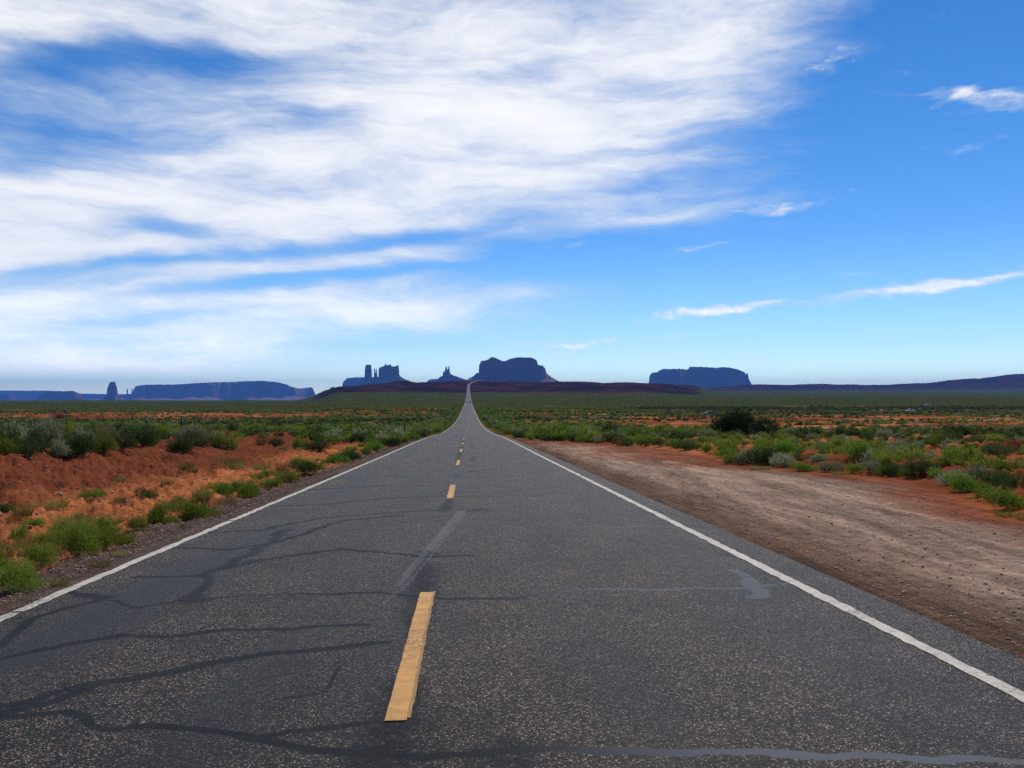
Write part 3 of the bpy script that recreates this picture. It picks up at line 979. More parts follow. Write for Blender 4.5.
butte('mesa', [(131, 399), (134.5, 393), (137.8, 386.8), (142, 386), (149, 385.2), (165, 385.2), (182.6, 384.6), (200, 383.4), (212.5, 382.5), (235, 382.2), (259, 381.4), (270, 382), (279, 383.2), (288, 386), (297, 388.8), (303, 388.4), (308.8, 387.5), (311, 389), (312.8, 393), (316, 400)], 15000,
      'longest flat-topped mesa on the left horizon, pale blue with haze', 'mesa', 0.35, 6)
butte('butte', [(96, 403.5), (99.3, 401.2), (103, 398.4), (106.3, 395.5), (107.2, 389), (108.2, 385.6), (109.8, 382.5), (112, 382.1), (115.1, 382.2), (115.8, 385), (116.9, 388.5), (117.6, 392), (118.3, 395.6), (122, 398), (126.5, 400), (131, 403.5)], 11000,
      'lone tower-shaped butte with sloping skirt on the left horizon', 'butte', 0.8, 7)
butte('rock_pinnacles', [(121, 402), (123, 395.2), (126.3, 394.8), (126.6, 388.8), (127.6, 388.6), (128, 394), (129.8, 394), (131.4, 393.5), (131.7, 388.6), (132.8, 388.6), (133.2, 394.2), (136, 396), (138, 402)], 16500,
      'pair of needle-thin rock pinnacles between the tower butte and long mesa', 'rock pinnacles', 0.4, 8)
butte('mesa', [(34, 403), (39, 395.2), (43, 393.5), (47.5, 392.1), (60, 391.4), (73, 391.0), (77, 392.6), (81.7, 394.6), (82.6, 397), (84, 403)], 13500,
      'short flat-topped mesa left of the tower-shaped butte', 'mesa', 0.6, 9)
butte('mesa_range', [(-190, 403), (-180, 392), (-90, 390.6), (-20, 390.5), (0, 390.8), (22.8, 391), (45.7, 391), (62, 391.4), (78, 393.6), (105, 394.3), (140, 394.4), (220, 394), (300, 394.6), (330, 395), (345, 403)], 20000,
      'palest and farthest line of low mesas along the left horizon', 'mesa range', 0.16, 10)
butte('mesa', [(-14, 403), (-9, 396), (-2, 394.2), (6, 394.8), (12, 396.2), (17, 398.5), (21, 403)], 14000,
      'dark low mesa cut by the left edge of the picture', 'mesa', 0.8, 11)
butte('butte', [(325, 396), (327.5, 390.5), (329.5, 389.3), (331, 387.4), (333.5, 386.8), (335, 387.8), (337, 391), (341, 396)], 14000,
      'tiny hazy butte peeking over the left end of the dark rise', 'butte', 0.8, 12, 398)

# ------------------------------------------------------------------ plants
def leaf_material(name, cols, trans=0.30, dry=None):
    m = bpy.data.materials.new(name)
    m.use_nodes = True
    t = NT(m.node_tree)
    t.n.clear()
    out = t.new('ShaderNodeOutputMaterial')
    tone = t.attr('tone', 'Fac')
    rnd = t.new('ShaderNodeObjectInfo').outputs['Random']
    f = t.math('ADD', t.math('MULTIPLY', tone, 0.72), t.math('MULTIPLY', rnd, 0.28))
    c = t.ramp(f, [(i / (len(cols) - 1), q) for i, q in enumerate(cols)])
    hv = t.new('ShaderNodeHueSaturation')
    t.l.new(c, hv.inputs['Color'])
    t.l.new(t.math('MULTIPLY_ADD', t.math('FRACT', t.math('MULTIPLY', rnd, 7.31)), 0.5, 0.75), hv.inputs['Value'])
    t.l.new(t.math('MULTIPLY_ADD', t.math('FRACT', t.math('MULTIPLY', rnd, 3.77)), 0.05, 0.475), hv.inputs['Hue'])
    d, tr, mx = t.new('ShaderNodeBsdfDiffuse'), t.new('ShaderNodeBsdfTranslucent'), t.new('ShaderNodeMixShader')
    t.l.new(hv.outputs[0], d.inputs[0])
    t.l.new(hv.outputs[0], tr.inputs[0])
    mx.inputs[0].default_value = trans
    t.l.new(d.outputs[0], mx.inputs[1])
    t.l.new(tr.outputs[0], mx.inputs[2])
    t.l.new(mx.outputs[0], out.inputs[0])
    return m


M_STEM = plain('grey_twigs', (0.12, 0.085, 0.06), 0.9)
LEAF = {
    'sagebrush': leaf_material('sage_leaves', [(0.07, 0.09, 0.045), (0.165, 0.185, 0.095), (0.27, 0.28, 0.165), (0.38, 0.375, 0.24)], 0.45),
    'rabbitbrush': leaf_material('rabbitbrush_leaves', [(0.045, 0.08, 0.012), (0.105, 0.165, 0.022), (0.18, 0.235, 0.036), (0.30, 0.31, 0.07)], 0.45),
    'greasewood': leaf_material('greasewood_leaves', [(0.026, 0.042, 0.012), (0.056, 0.085, 0.024), (0.095, 0.125, 0.04), (0.15, 0.17, 0.07)], 0.33),
    'grass_clump': leaf_material('dry_grass_blades', [(0.08, 0.095, 0.02), (0.15, 0.15, 0.035), (0.25, 0.205, 0.06), (0.36, 0.28, 0.12)], 0.40),
    'dry_bush': leaf_material('dry_brush_twigs', [(0.06, 0.036, 0.02), (0.11, 0.07, 0.038), (0.17, 0.115, 0.06), (0.25, 0.18, 0.10)], 0.2),
    'juniper_tree': leaf_material('dark_tree_leaves', [(0.010, 0.016, 0.006), (0.020, 0.030, 0.011), (0.035, 0.046, 0.018), (0.060, 0.070, 0.03)], 0.2),
}


def foliage(kind, seed, nspray, nblade, lb, wb, up=0.5, lobes=5, flat=1.0, rim=0.45):
    """unit-radius, unit-height crown made of sprays of small blades"""
    g = np.random.default_rng(seed)
    lob = g.normal(size=(lobes, 3)) * np.array([0.50, 0.50, 0.16])
    lob[:, 2] = np.abs(lob[:, 2]) * 1.2 + 0.10
    lr = g.uniform(0.32, 0.58, lobes)
    lob[0] = (0, 0, 0.2)
    lr[0] = 0.66
    which = g.choice(lobes, nspray, p=lr ** 2 / (lr ** 2).sum())
    dv = g.normal(size=(nspray, 3))
    dv[:, 2] = np.abs(dv[:, 2]) - 0.15
    dv /= np.linalg.norm(dv, axis=1)[:, None]
    rad = lr[which] * g.uniform(rim, 1.0, nspray) ** 0.6 * g.uniform(0.76, 1.28, nspray)
    p = lob[which] + dv * rad[:, None] * np.array([1, 1, 0.95])
    p[:, 2] = np.maximum(p[:, 2], 0.02 + 0.05 * g.random(nspray))
    axis = dv * (1 - up) + np.array([0, 0, up]) + g.normal(size=(nspray, 3)) * 0.22
    axis /= np.linalg.norm(axis, axis=1)[:, None]
    st = g.random(nspray)
    pp = np.repeat(p, nblade, 0)
    aa = np.repeat(axis, nblade, 0) + g.normal(size=(nspray * nblade, 3)) * 0.42
    aa /= np.linalg.norm(aa, axis=1)[:, None]
    pp = pp + np.repeat(axis, nblade, 0) * (g.random((nspray * nblade, 1)) - 0.5) * lb * 2.0 + g.normal(size=pp.shape) * lb * 0.35
    side = np.cross(aa, g.normal(size=aa.shape))
    side /= np.linalg.norm(side, axis=1)[:, None] + 1e-9
    L = lb * g.uniform(0.6, 1.3, (len(pp), 1))
    w = wb * g.uniform(0.6, 1.3, (len(pp), 1))
    a = pp - side * w * 0.5
    b = pp + side * w * 0.5
    c = pp + aa * L
    mx = np.percentile(np.abs(pp[:, :2]), 97)
    V = np.stack([a, b, c], 1).reshape(-1, 3) / np.array([mx, mx, np.percentile(pp[:, 2], 98)])
    V[:, 2] = np.maximum(V[:, 2], 0.0)
    tone = np.clip(np.repeat(st, nblade) * 0.55 + g.random(len(pp)) * 0.30 + 0.15 * np.clip(pp[:, 2], 0, 1), 0, 1)
    return V, np.arange(len(V)).reshape(-1, 3), np.repeat(tone, 3)


def grass_blades(seed, n, spread, wb):
    g = np.random.default_rng(seed)
    ang = g.uniform(0, 2 * np.pi, n)
    r = spread * np.sqrt(g.random(n))
    p = np.stack([r * np.cos(ang), r * np.sin(ang), np.zeros(n)], 1)
    lean = p * 1.0 + g.normal(size=(n, 3)) * 0.20
    L = g.uniform(0.45, 1.05, n)[:, None]
    tip = p + np.stack([lean[:, 0], lean[:, 1], np.ones(n)], 1) * L
    midp = p + np.stack([lean[:, 0] * 0.35, lean[:, 1] * 0.35, np.ones(n) * 0.6], 1) * L
    s = g.normal(size=(n, 3)) * np.array([1, 1, 0])
    s /= np.linalg.norm(s, axis=1)[:, None]
    w = wb * g.uniform(0.6, 1.4, (n, 1))
    V = np.stack([p - s * w, p + s * w, midp - s * w * .7, midp + s * w * .7, tip], 1).reshape(-1, 3)
    b = np.arange(n)[:, None] * 5
    Fs = np.concatenate([b + np.array([[0, 1, 3]]), b + np.array([[0, 3, 2]]), b + np.array([[2, 3, 4]])])
    return V, Fs, np.repeat(g.random(n) * 0.8 + 0.1, 5)


def stems_mesh(name, seed, n=9, h=0.7, sp=0.6, r=0.03):
    g = random.Random(seed)
    mb = MB()
    for i in range(n):
        a = 2 * math.pi * i / n + g.uniform(-.4, .4)
        k = g.uniform(0.4, 1.0) * sp
        x, y = math.cos(a), math.sin(a)
        mb.tube([(x * .05, y * .05, -0.08), (x * k * .45, y * k * .45, h * .4), (x * k * .8, y * k * .8, h * .72), (x * k, y * k, h * g.uniform(.85, 1.05))], [r, r * .75, r * .5, r * .25], 5)
    return mb


PROTO = {}


def proto(kind, variant, V, Fs, tone, stem=True):
    me_o = mesh_obj(kind, V, Fs, LEAF[kind], link=False)
    add_attr(me_o, 'tone', tone)
    st = None
    if stem:
        mb = stems_mesh('stem', variant * 13 + len(kind))
        st = mesh_obj('stem', mb.v, mb.f, M_STEM, link=False).data
    PROTO[(kind, variant)] = (me_o.data, st)


for k in range(3):
    proto('sagebrush', k, *foliage('sagebrush', 200 + k, 620, 9, 0.11, 0.026, 0.5, 6))
    proto('rabbitbrush', k, *foliage('rabbitbrush', 210 + k, 520, 11, 0.15, 0.018, 0.66, 5, rim=.35))
    proto('greasewood', k, *foliage('greasewood', 220 + k, 640, 9, 0.10, 0.026, 0.45, 7))
    proto('dry_bush', k, *foliage('dry_bush', 230 + k, 200, 8, 0.20, 0.012, 0.5, 4, rim=.2))
    proto('grass_clump', k, *grass_blades(240 + k, 420, 0.75, 0.010), stem=False)
# light versions for the distance
for k in range(3):
    proto('sagebrush', 10 + k, *foliage('sagebrush', 300 + k, 110, 6, 0.22, 0.085, 0.5, 5), stem=False)
    proto('rabbitbrush', 10 + k, *foliage('rabbitbrush', 310 + k, 100, 6, 0.28, 0.075, 0.6, 5), stem=False)
    proto('greasewood', 10 + k, *foliage('greasewood', 320 + k, 110, 6, 0.22, 0.090, 0.45, 6), stem=False)
    proto('dry_bush', 10 + k, *foliage('dry_bush', 330 + k, 70, 5, 0.28, 0.05, 0.5, 5), stem=False)
    proto('grass_clump', 10 + k, *grass_blades(340 + k, 90, 0.85, 0.03), stem=False)


def plant(kind, variant, x, y, z, w, h, label, group, rz=None):
    me, st = PROTO[(kind, variant)]
    o = bpy.data.objects.new(kind, me)
    COL.objects.link(o)
    o.location = (x, y, z - 0.03 * h)
    o.rotation_euler = (random.uniform(-.06, .06), random.uniform(-.06, .06), random.uniform(0, 6.28) if rz is None else rz)
    o.scale = (w / 2, w / 2 * random.uniform(.9, 1.1), h)
    if st is not None and h > 0.4:
        c = bpy.data.objects.new('stem', st)
        COL.objects.link(c)
        c.parent = o
    tag(o, label, {'sagebrush': 'sagebrush', 'rabbitbrush': 'shrub', 'greasewood': 'dark shrub', 'dry_bush': 'dry bush', 'grass_clump': 'grass clump'}[kind], group)
    return o


S, B, G, D_, T_ = 'sagebrush', 'rabbitbrush', 'greasewood', 'dry_bush', 'grass_clump'
# shrubs one can point at: picture column, foot row, width and height in pixels, kind
BANK = [(0, 449, 30, 26, G), (42, 452, 46, 31, S), (30, 459, 34, 20, G), (70, 444, 22, 30, B), (76, 457, 32, 22, G), (86, 450, 30, 25, S), (104, 452, 24, 22, B), (122, 452, 26, 20, G),
        (143, 449, 32, 22, G), (152, 446, 22, 18, B), (168, 440, 18, 14, B), (186, 443, 30, 15, S), (178, 453, 24, 18, G), (201, 448, 26, 15, G), (232, 450, 32, 18, B), (218, 446, 24, 14, S), (262, 447, 26, 17, D_), (276, 448, 14, 10, G),
        (302, 450, 24, 16, B), (320, 452, 28, 18, G), (8, 456, 26, 18, B), (58, 456, 24, 18, S), (112, 447, 24, 20, S), (133, 446, 22, 20, S), (20, 446, 30, 24, S)]
SLOPE_ = [(80, 526, 30, 15, G), (52, 508, 30, 12, T_), (92, 505, 22, 9, B), (28, 532, 30, 12, B), (156, 527, 22, 22, B), (151, 502, 24, 12, G), (208, 493, 34, 13, B), (174, 507, 11, 9, D_), (236, 472, 16, 11, T_), (282, 475, 16, 12, D_),
          (120, 505, 14, 8, D_), (185, 470, 20, 12, T_), (262, 470, 20, 11, T_), (215, 463, 24, 10, T_), (300, 468, 18, 10, B), (170, 462, 20, 9, D_), (135, 532, 18, 8, D_), (60, 540, 20, 9, D_), (5, 515, 20, 9, G), (290, 480, 18, 10, B), (250, 478, 18, 9, T_), (0, 532, 18, 10, D_)]
SHOULDER = [(80, 557, 36, 36, B), (112, 546, 38, 22, B), (50, 567, 42, 23, B), (18, 592, 50, 27, B), (-12, 577, 40, 24, B), (140, 534, 30, 14, B), (198, 517, 38, 19, B), (229, 508, 26, 16, D_), (248, 498, 26, 16, B), (268, 490, 22, 13, B), (165, 527, 22, 12, B),
            (100, 566, 22, 9, T_), (60, 585, 20, 10, T_), (286, 483, 22, 12, B), (306, 476, 22, 12, G), (322, 470, 20, 11, B), (338, 464, 20, 11, B), (352, 460, 20, 11, G), (366, 455, 20, 11, B), (380, 451, 20, 11, B), (393, 447, 18, 10, G), (405, 444, 18, 10, B), (416, 441, 16, 9, B), (427, 438, 15, 9, G), (436, 435, 13, 8, B), (444, 432, 12, 7, B), (120, 556, 16, 7, T_), (215, 516, 18, 8, T_)]
PULL = [(850, 473, 26, 13, B), (874, 473, 26, 13, S), (898, 475, 30, 16, G), (926, 477, 30, 16, G), (954, 485, 28, 20, S), (968, 492, 36, 23, B), (986, 501, 38, 25, G), (1010, 510, 38, 26, B), (1006, 517, 24, 10, T_), (1030, 520, 30, 14, T_), (1000, 458, 46, 19, G), (917, 450, 16, 12, G), (932, 448, 20, 11, B),
        (929, 458, 20, 11, S), (956, 457, 22, 13, B), (862, 457, 32, 11, G), (895, 462, 16, 10, B), (735, 464, 28, 13, B), (750, 464, 30, 19, S), (768, 465, 30, 21, G), (786, 467, 26, 16, S), (806, 471, 24, 11, B), (828, 472, 24, 13, S), (726, 457, 24, 12, B), (880, 476, 22, 11, B), (912, 478, 22, 12, B), (940, 479, 22, 14, B), (838, 475, 16, 8, T_), (760, 470, 22, 8, T_), (978, 480, 30, 20, S), (1018, 492, 32, 22, G), (998, 484, 30, 20, G), (1020, 470, 22, 14, G),
        (545, 441, 18, 10, G), (558, 441, 16, 10, B), (572, 442, 18, 11, G), (586, 443, 18, 11, B), (600, 443, 16, 10, S), (613, 444, 18, 12, G), (628, 446, 22, 14, G), (646, 446, 18, 12, B), (660, 447, 20, 12, G), (674, 448, 20, 12, B), (690, 450, 22, 13, G), (706, 452, 22, 13, B), (531, 440, 14, 9, B), (519, 438, 12, 8, G), (508, 435, 10, 7, B), (796, 462, 22, 13, G), (820, 463, 20, 12, S)]
ORD = 'first second third fourth fifth sixth seventh eighth ninth tenth eleventh twelfth thirteenth fourteenth fifteenth sixteenth seventeenth eighteenth nineteenth twentieth'.split()
LOOK = {S: 'grey-green sagebrush', B: 'bright green rabbitbrush', G: 'dark green bush', D_: 'dry brown bush', T_: 'yellowish grass clump'}
placed = []
for zone, items, where in (('shrubs along the top of the red bank', BANK, 'along the top of the red bank'), ('plants scattered on the bare red slope', SLOPE_, 'on the bare red slope below the bank'),
                           ('shrubs along the left gravel shoulder', SHOULDER, 'along the left gravel shoulder'), ('shrubs along the dirt pull-out', PULL, 'behind the dirt pull-out')):
    cnt = {}
    for i, (x, y, w, h, kind) in enumerate(sorted(items)):
        if items is SHOULDER and y < 452:
            x -= 7 if y < 440 else 4
        gx, gy, gz, d = at(x, y)
        k = cnt.get(kind, 0)
        cnt[kind] = k + 1
        lab = f'{ORD[k]} {LOOK[kind]} from the left {where}' if k < len(ORD) else f'{LOOK[kind]} at the right end {where}'
        wm, hm = w * d / F, h * d / F
        plant(kind, i % 3, gx, gy, gz, wm * 1.05, hm * (0.72 if items is PULL else 0.86), lab, zone)
        placed.append((gx, gy, wm * 0.5))


def bare(X, Y):
    """0 where growth is dense, 1 where the sand is bare"""
    rx = X - road_x(Y)
    n = fbm(X / 30 + 8, Y / 17, 151, 4)
    b = sst(n, 0.44, 0.60) * (1 - 0.7 * sst(Y, 350, 900))
    b = b * np.where((rx > 0) & (Y < 120), 0.35, 1.0) * np.where((rx < 0) & (Y > 55) & (Y < 300), 0.4, 1.0)
    b = np.maximum(b, (rx > 0) * np.exp(-((Y - 185) / 110.0) ** 2) * sst(X, 20, 60) * sst(fbm(X / 16, Y / 20, 152, 3), 0.36, 0.56))
    b = np.maximum(b, (rx < 0) * np.exp(-((Y - 430) / 80.0) ** 2) * 0.5 * sst(fbm(X / 30, Y / 60, 153, 3), 0.3, 0.5))
    return b


def allowed(X, Y):
    rx = X - road_x(Y)
    off = np.where(rx < 0, RL - rx, rx - RR)
    ok = off > np.where(rx < 0, 2.3, 1.9)
    ok &= ~((rx > 0) & (Y < 97) & (rx < pull_edge(Y) + 0.5))
    ok &= ~((rx < 0) & (Y < 64) & (off > 1.5 + 0.02 * Y) & (off < 15))
    return ok


def pick_kind(X, Y, n):
    g = fbm(X / 45, Y / 30, 155, 3)
    u = rng.random(n)
    k = np.where(u < 0.40, 2, np.where(u < 0.66, 0, np.where(u < 0.84, 1, np.where(u < 0.93, 4, 3))))
    k = np.where((g > 0.55) & (u < 0.55), 1, k)
    k = np.where((g < 0.42) & (u < 0.7), 2, k)
    off = np.abs(X - road_x(Y)) - 4
    k = np.where((off < 9) & (u < 0.62) & (Y < 500), 1, k)
    return k


KINDS5 = [S, B, G, D_, T_]
ZN = {True: 'plain left of the road', False: 'plain right of the road'}
WH = {True: 'on the scrub plain left of the road, behind the nearer bushes', False: 'on the scrub plain right of the road, beyond the pull-out'}
# nearer self-sown plants of the plain, each an object
nobj = {k: 0 for k in KINDS5}
tries = 0
while sum(nobj.values()) < 340 and tries < 6000:
    tries += 1
    r = 26 + 95 * random.random() ** 0.8
    a = R(random.uniform(-33, 32))
    x, y = r * math.sin(a), r * math.cos(a)
    X, Y = np.array([x]), np.array([y])
    if not allowed(X, Y)[0] or random.random() < 0.8 * float(bare(X, Y)[0]):
        continue
    if any((x - p[0]) ** 2 + (y - p[1]) ** 2 < (0.7 + p[2]) ** 2 for p in placed):
        continue
    if x < 0 and y < 58 and x > -15:
        continue
    k = KINDS5[int(pick_kind(X, Y, 1)[0])]
    w = random.uniform(0.55, 1.25) * (0.75 if x < 0 and y < 70 else 1) * (0.55 if k in (T_, D_) else 1)
    h = w * random.uniform(0.34, 0.52)
    z = float(ground(X, Y)[0])
    left = x < 0
    plant(k, random.randrange(3), x, y, z, w, h, f'{LOOK[k]} {WH[left]}', f'{LOOK[k]} plants of the {ZN[left]}')
    placed.append((x, y, w * 0.5))
    nobj[k] += 1

# grass and young growth edging the gravel shoulder
for i in range(130):
    y = 7.5 * (62 / 7.5) ** random.random()
    x = RL - random.uniform(1.05, 2.6) - 0.012 * y
    k = random.choice([T_, T_, T_, B, B])
    w = random.uniform(0.25, 0.65)
    plant(k, random.randrange(3), x, y, float(ground(np.array([x]), np.array([y]))[0]), w, w * random.uniform(.4, .65), f'small {LOOK[k]} edging the gravel shoulder of the left lane', f'small {LOOK[k]} plants edging the left shoulder')
# thin yellowing grass on the open slope
for i in range(60):
    y = random.uniform(11, 48)
    x = RL - random.uniform(2.2, 9.5) - 0.05 * y
    k = random.choice([T_, T_, T_, D_])
    w = random.uniform(0.22, 0.55)
    plant(k, random.randrange(3), x, y, float(ground(np.array([x]), np.array([y]))[0]), w, w * random.uniform(.4, .7), f'thin {LOOK[k]} growing on the open red slope', f'thin {LOOK[k]} plants of the red slope')
# small source plants for the masses farther off; each is also a plant of its own in the scene
SRC = []
for i, k in enumerate(KINDS5):
    for v in range(3):
        x, y = -52 + 4.5 * (i * 3 + v) + random.uniform(-1, 1), 112 + 8 * random.random()
        if abs(x) < 8:
            x = 14 + v * 4
        z = float(ground(np.array([x]), np.array([y]))[0])
        o = plant(k, 10 + v, x, y, z, 1.3, 0.75, f'{LOOK[k]} {WH[x < 0]}', f'{LOOK[k]} plants of the {ZN[x < 0]}')
        SRC.append(o)


def scatter(name, P, kind, sw, sh, sources, label, cat):
    o = mesh_obj(name, P, [])
    add_attr(o, 'which', kind, 'INT')
    add_attr(o, 'size', np.stack([sw, sw, sh], 1), 'FLOAT_VECTOR')
    rot = np.zeros((len(P), 3))
    rot[:, 2] = rng.uniform(0, 6.28, len(P))
    add_attr(o, 'turn', rot, 'FLOAT_VECTOR')
    ng = bpy.data.node_groups.new(name, 'GeometryNodeTree')
    ng.interface.new_socket('Geometry', in_out='INPUT', socket_type='NodeSocketGeometry')
    ng.interface.new_socket('Geometry', in_out='OUTPUT', socket_type='NodeSocketGeometry')
    N, L = ng.nodes, ng.links
    gi, go = N.new('NodeGroupInput'), N.new('NodeGroupOutput')
    jn = N.new('GeometryNodeJoinGeometry')

    def named(nm, dt):
        n = N.new('GeometryNodeInputNamedAttribute')
        n.data_type = dt
        n.inputs['Name'].default_value = nm
        return n.outputs[0]
    wh, sz, tn = named('which', 'INT'), named('size', 'FLOAT_VECTOR'), named('turn', 'FLOAT_VECTOR')
    for i, s in enumerate(sources):
        oi = N.new('GeometryNodeObjectInfo')
        oi.inputs['Object'].default_value = s
        oi.inputs['As Instance'].default_value = True
        cp = N.new('FunctionNodeCompare')
        cp.data_type, cp.operation = 'INT', 'EQUAL'
        ins = [q for q in cp.inputs if q.type == 'INT']
        L.new(wh, ins[0])
        ins[1].default_value = i
        ip = N.new('GeometryNodeInstanceOnPoints')
        L.new(gi.outputs[0], ip.inputs['Points'])
        L.new(cp.outputs[0], ip.inputs['Selection'])
        L.new(oi.outputs['Geometry'], ip.inputs['Instance'])
        L.new(tn, ip.inputs['Rotation'])
        L.new(sz, ip.inputs['Scale'])
        L.new(ip.outputs[0], jn.inputs[0])
    L.new(jn.outputs[0], go.inputs[0])
    md = o.modifiers.new('scatter', 'NODES')
    md.node_group = ng
    tag(o, label, cat, kind='stuff')
    return o


def sow(n, r0, r1, smin, smax, power, keep):
    r = (r0 ** power + (r1 ** power - r0 ** power) * rng.random(n)) ** (1 / power)
    a = np.radians(rng.uniform(-44, 41, n))
    X, Y = r * np.sin(a), r * np.cos(a)
    ok = allowed(X, Y) & (rng.random(n) > keep * bare(X, Y))
    if r0 < 60:
        for px, py, pr in placed:
            ok &= (X - px) ** 2 + (Y - py) ** 2 > (0.5 + pr * 0.7) ** 2
    X, Y = X[ok], Y[ok]
    k = pick_kind(X, Y, len(X))
    w = rng.uniform(smin, smax, len(X)) * np.where(k >= 3, 0.65, 1.0)
    return X, Y, k, w


parts = [sow(3200, 24, 60, 0.3, 0.85, 2.0, 0.85), sow(10000, 60, 200, 0.45, 1.35, 1.7, 0.95), sow(20000, 200, 600, 0.7, 1.7, 1.4, 0.93), sow(55000, 600, 2000, 0.5, 1.15, 1.6, 0.6)]
X, Y, K, W = [np.concatenate(q) for q in zip(*parts)]
# the verge of the road, thick with growth farther on
nv = 2600
yv = np.exp(rng.uniform(math.log(60), math.log(700), nv))
sv = rng.choice([-1, 1], nv)
xv = np.where(sv < 0, RL - 2.3 - 7 * rng.random(nv) ** 1.3, RR + 2.0 + 8 * rng.random(nv) ** 1.3)
okv = allowed(xv, yv)
X, Y = np.concatenate([X, xv[okv]]), np.concatenate([Y, yv[okv]])
K = np.concatenate([K, rng.choice([1, 1, 2, 0], okv.sum())])
W = np.concatenate([W, rng.uniform(0.8, 1.7, okv.sum())])
# dark thicket belt on the right plain
nb = 2500
xb, yb = rng.uniform(120, 480, nb), 560 + rng.normal(0, 30, nb)
X, Y = np.concatenate([X, xb]), np.concatenate([Y, yb])
K = np.concatenate([K, rng.choice([2, 2, 3], nb)])
W = np.concatenate([W, rng.uniform(1.5, 3.2, nb)])
far_sage = (K == 0) & (Y > 350) & (rng.random(len(K)) < 0.8)
K = np.where(far_sage, rng.choice([1, 2, 4], len(K)), K)
Z = ground(X, Y)
H = W * rng.uniform(0.36, 0.60, len(W))
sw, sh = W / 1.3, H / 0.75
base_s = np.array([(o.scale.x, o.scale.z) for o in SRC])
which = K * 3 + rng.integers(0, 3, len(K))
scatter('scrub', np.stack([X, Y, Z - 0.03], 1), which, W / 2, H, SRC, 'low green and brown scrub covering the desert plain on both sides of the road', 'scrub')

# the one large dark tree on the right plain
def big_tree(x, y, w_px, h_px):
    gx, gy, gz, d = at(x, y)
    w, h = w_px * d / F, h_px * d / F
    root = empty('juniper_tree', (gx, gy, gz))
    tag(root, 'largest dark green bushy tree standing alone on the plain right of the road', 'tree')
    tr = MB()
    g = random.Random(5)
    tr.tube([(0, 0, -0.2), (0.1, 0, h * .25), (0.05, .1, h * .55), (0, .05, h * .85)], [.26, .2, .13, .05], 8)
    for i in range(9):
        a = i * 0.7 + g.uniform(-.3, .3)
        k = g.uniform(.35, .6) * w / 2
        z0 = h * g.uniform(.08, .35)
        tr.tube([(0, 0, z0), (math.cos(a) * k * .5, math.sin(a) * k * .5, z0 + h * .22), (math.cos(a) * k, math.sin(a) * k, z0 + h * g.uniform(.25, .5))], [.13, .08, .03], 6)
    tr.build('trunk', M_STEM, root)
    V, Fs, tone = foliage('juniper_tree', 77, 2400, 9, 0.055, 0.020, 0.3, 13, rim=.4)
    V = V * np.array([w / 2, w / 2, h])
    c = mesh_obj('crown', V, Fs, LEAF['juniper_tree'], root)
    add_attr(c, 'tone', tone)


big_tree(743, 435, 52, 22)

# loose stones on the shoulder, the slope and the pull-out
def stone_mesh(seed):
    g = np.random.default_rng(seed)
    import bmesh
    bm = bmesh.new()
    bmesh.ops.create_icosphere(bm, subdivisions=2, radius=0.5)
    for v in bm.verts:
        n = 0.75 + 0.5 * float(fbm(np.array([v.co.x * 3 + seed * 7]), np.array([v.co.y * 3 + v.co.z * 4]), seed, 3)[0])
        v.co *= n
        v.co.z *= 0.62
    me = bpy.data.meshes.new('stone')
    bm.to_mesh(me)
    bm.free()
    return me


def stone_material():
    m, t, b = material('desert_stone')
    rnd = t.new('ShaderNodeObjectInfo').outputs['Random']
    c = t.ramp(rnd, [(0.0, (0.09, 0.075, 0.068)), (0.35, (0.20, 0.13, 0.10)), (0.65, (0.30, 0.13, 0.075)), (0.9, (0.34, 0.27, 0.22)), (1.0, (0.45, 0.40, 0.36))])
    c = t.mix(0.6, c, t.ramp(t.noise(pos(t), 60, 4, .6), [(0.3, 0.7), (0.7, 1.25)]), 'MULTIPLY')
    t.l.new(c, b.inputs['Base Color'])
    b.inputs['Roughness'].default_value = 0.9
    return m


M_STONE = stone_material()
STONES = []
for i, (x, y, s, lab) in enumerate([(40, 600, 0.07, 'largest loose stone on the left gravel shoulder'), (905, 590, 0.05, 'small brown stone on the dirt pull-out near the road edge'), (60, 500, 0.12, 'red earth lump lying on the bare red slope')]):
    me = stone_mesh(i + 3)
    me.materials.append(M_STONE)
    o = bpy.data.objects.new('stone', me)
    COL.objects.link(o)
    gx, gy, gz, d = at(x, y)
    o.location = (gx, gy, gz)
    o.scale = (s, s, s)
    tag(o, lab, 'stone')
    STONES.append(o)
n = 9000
ys_ = 2.0 + 45 * rng.random(n) ** 1.8
xs_ = RL - 0.02 - 1.7 * rng.random(n) ** 1.3
n2 = 6500
ya_ = 3 + 40 * rng.random(n2) ** 1.6
xa_ = RR + 0.05 + rng.random(n2) ** 1.8 * (pull_edge(ya_) - RR)
n3 = 6000
yc_ = 5 + 42 * rng.random(n3) ** 1.4
xc_ = RL - 1.5 - 16 * rng.random(n3)
X, Y = np.concatenate([xs_, xa_, xc_]), np.concatenate([ys_, ya_, yc_])
s = np.concatenate([rng.uniform(.010, .036, n), 0.008 + 0.034 * rng.random(n2) ** 2.6, rng.uniform(.03, .13, n3) ** 1.25])
scatter('gravel', np.stack([X, Y, ground(X, Y) + s * 0.1], 1), rng.integers(0, 3, len(X)), s, s * rng.uniform(.7, 1.1, len(s)), STONES, 'loose gravel and earth crumbs on the shoulder, slope and pull-out', 'gravel')

# ------------------------------------------------------------------ fence and marker posts
M_POST = plain('weathered_wood', (0.055, 0.043, 0.036), 0.9)
M_STEEL = plain('rusty_steel', (0.032, 0.024, 0.021), 0.7, 0.4)
M_WIRE = plain('fence_wire', (0.12, 0.11, 0.105), 0.5, 0.6)
M_REFL = plain('white_reflector', (0.7, 0.7, 0.68), 0.4)


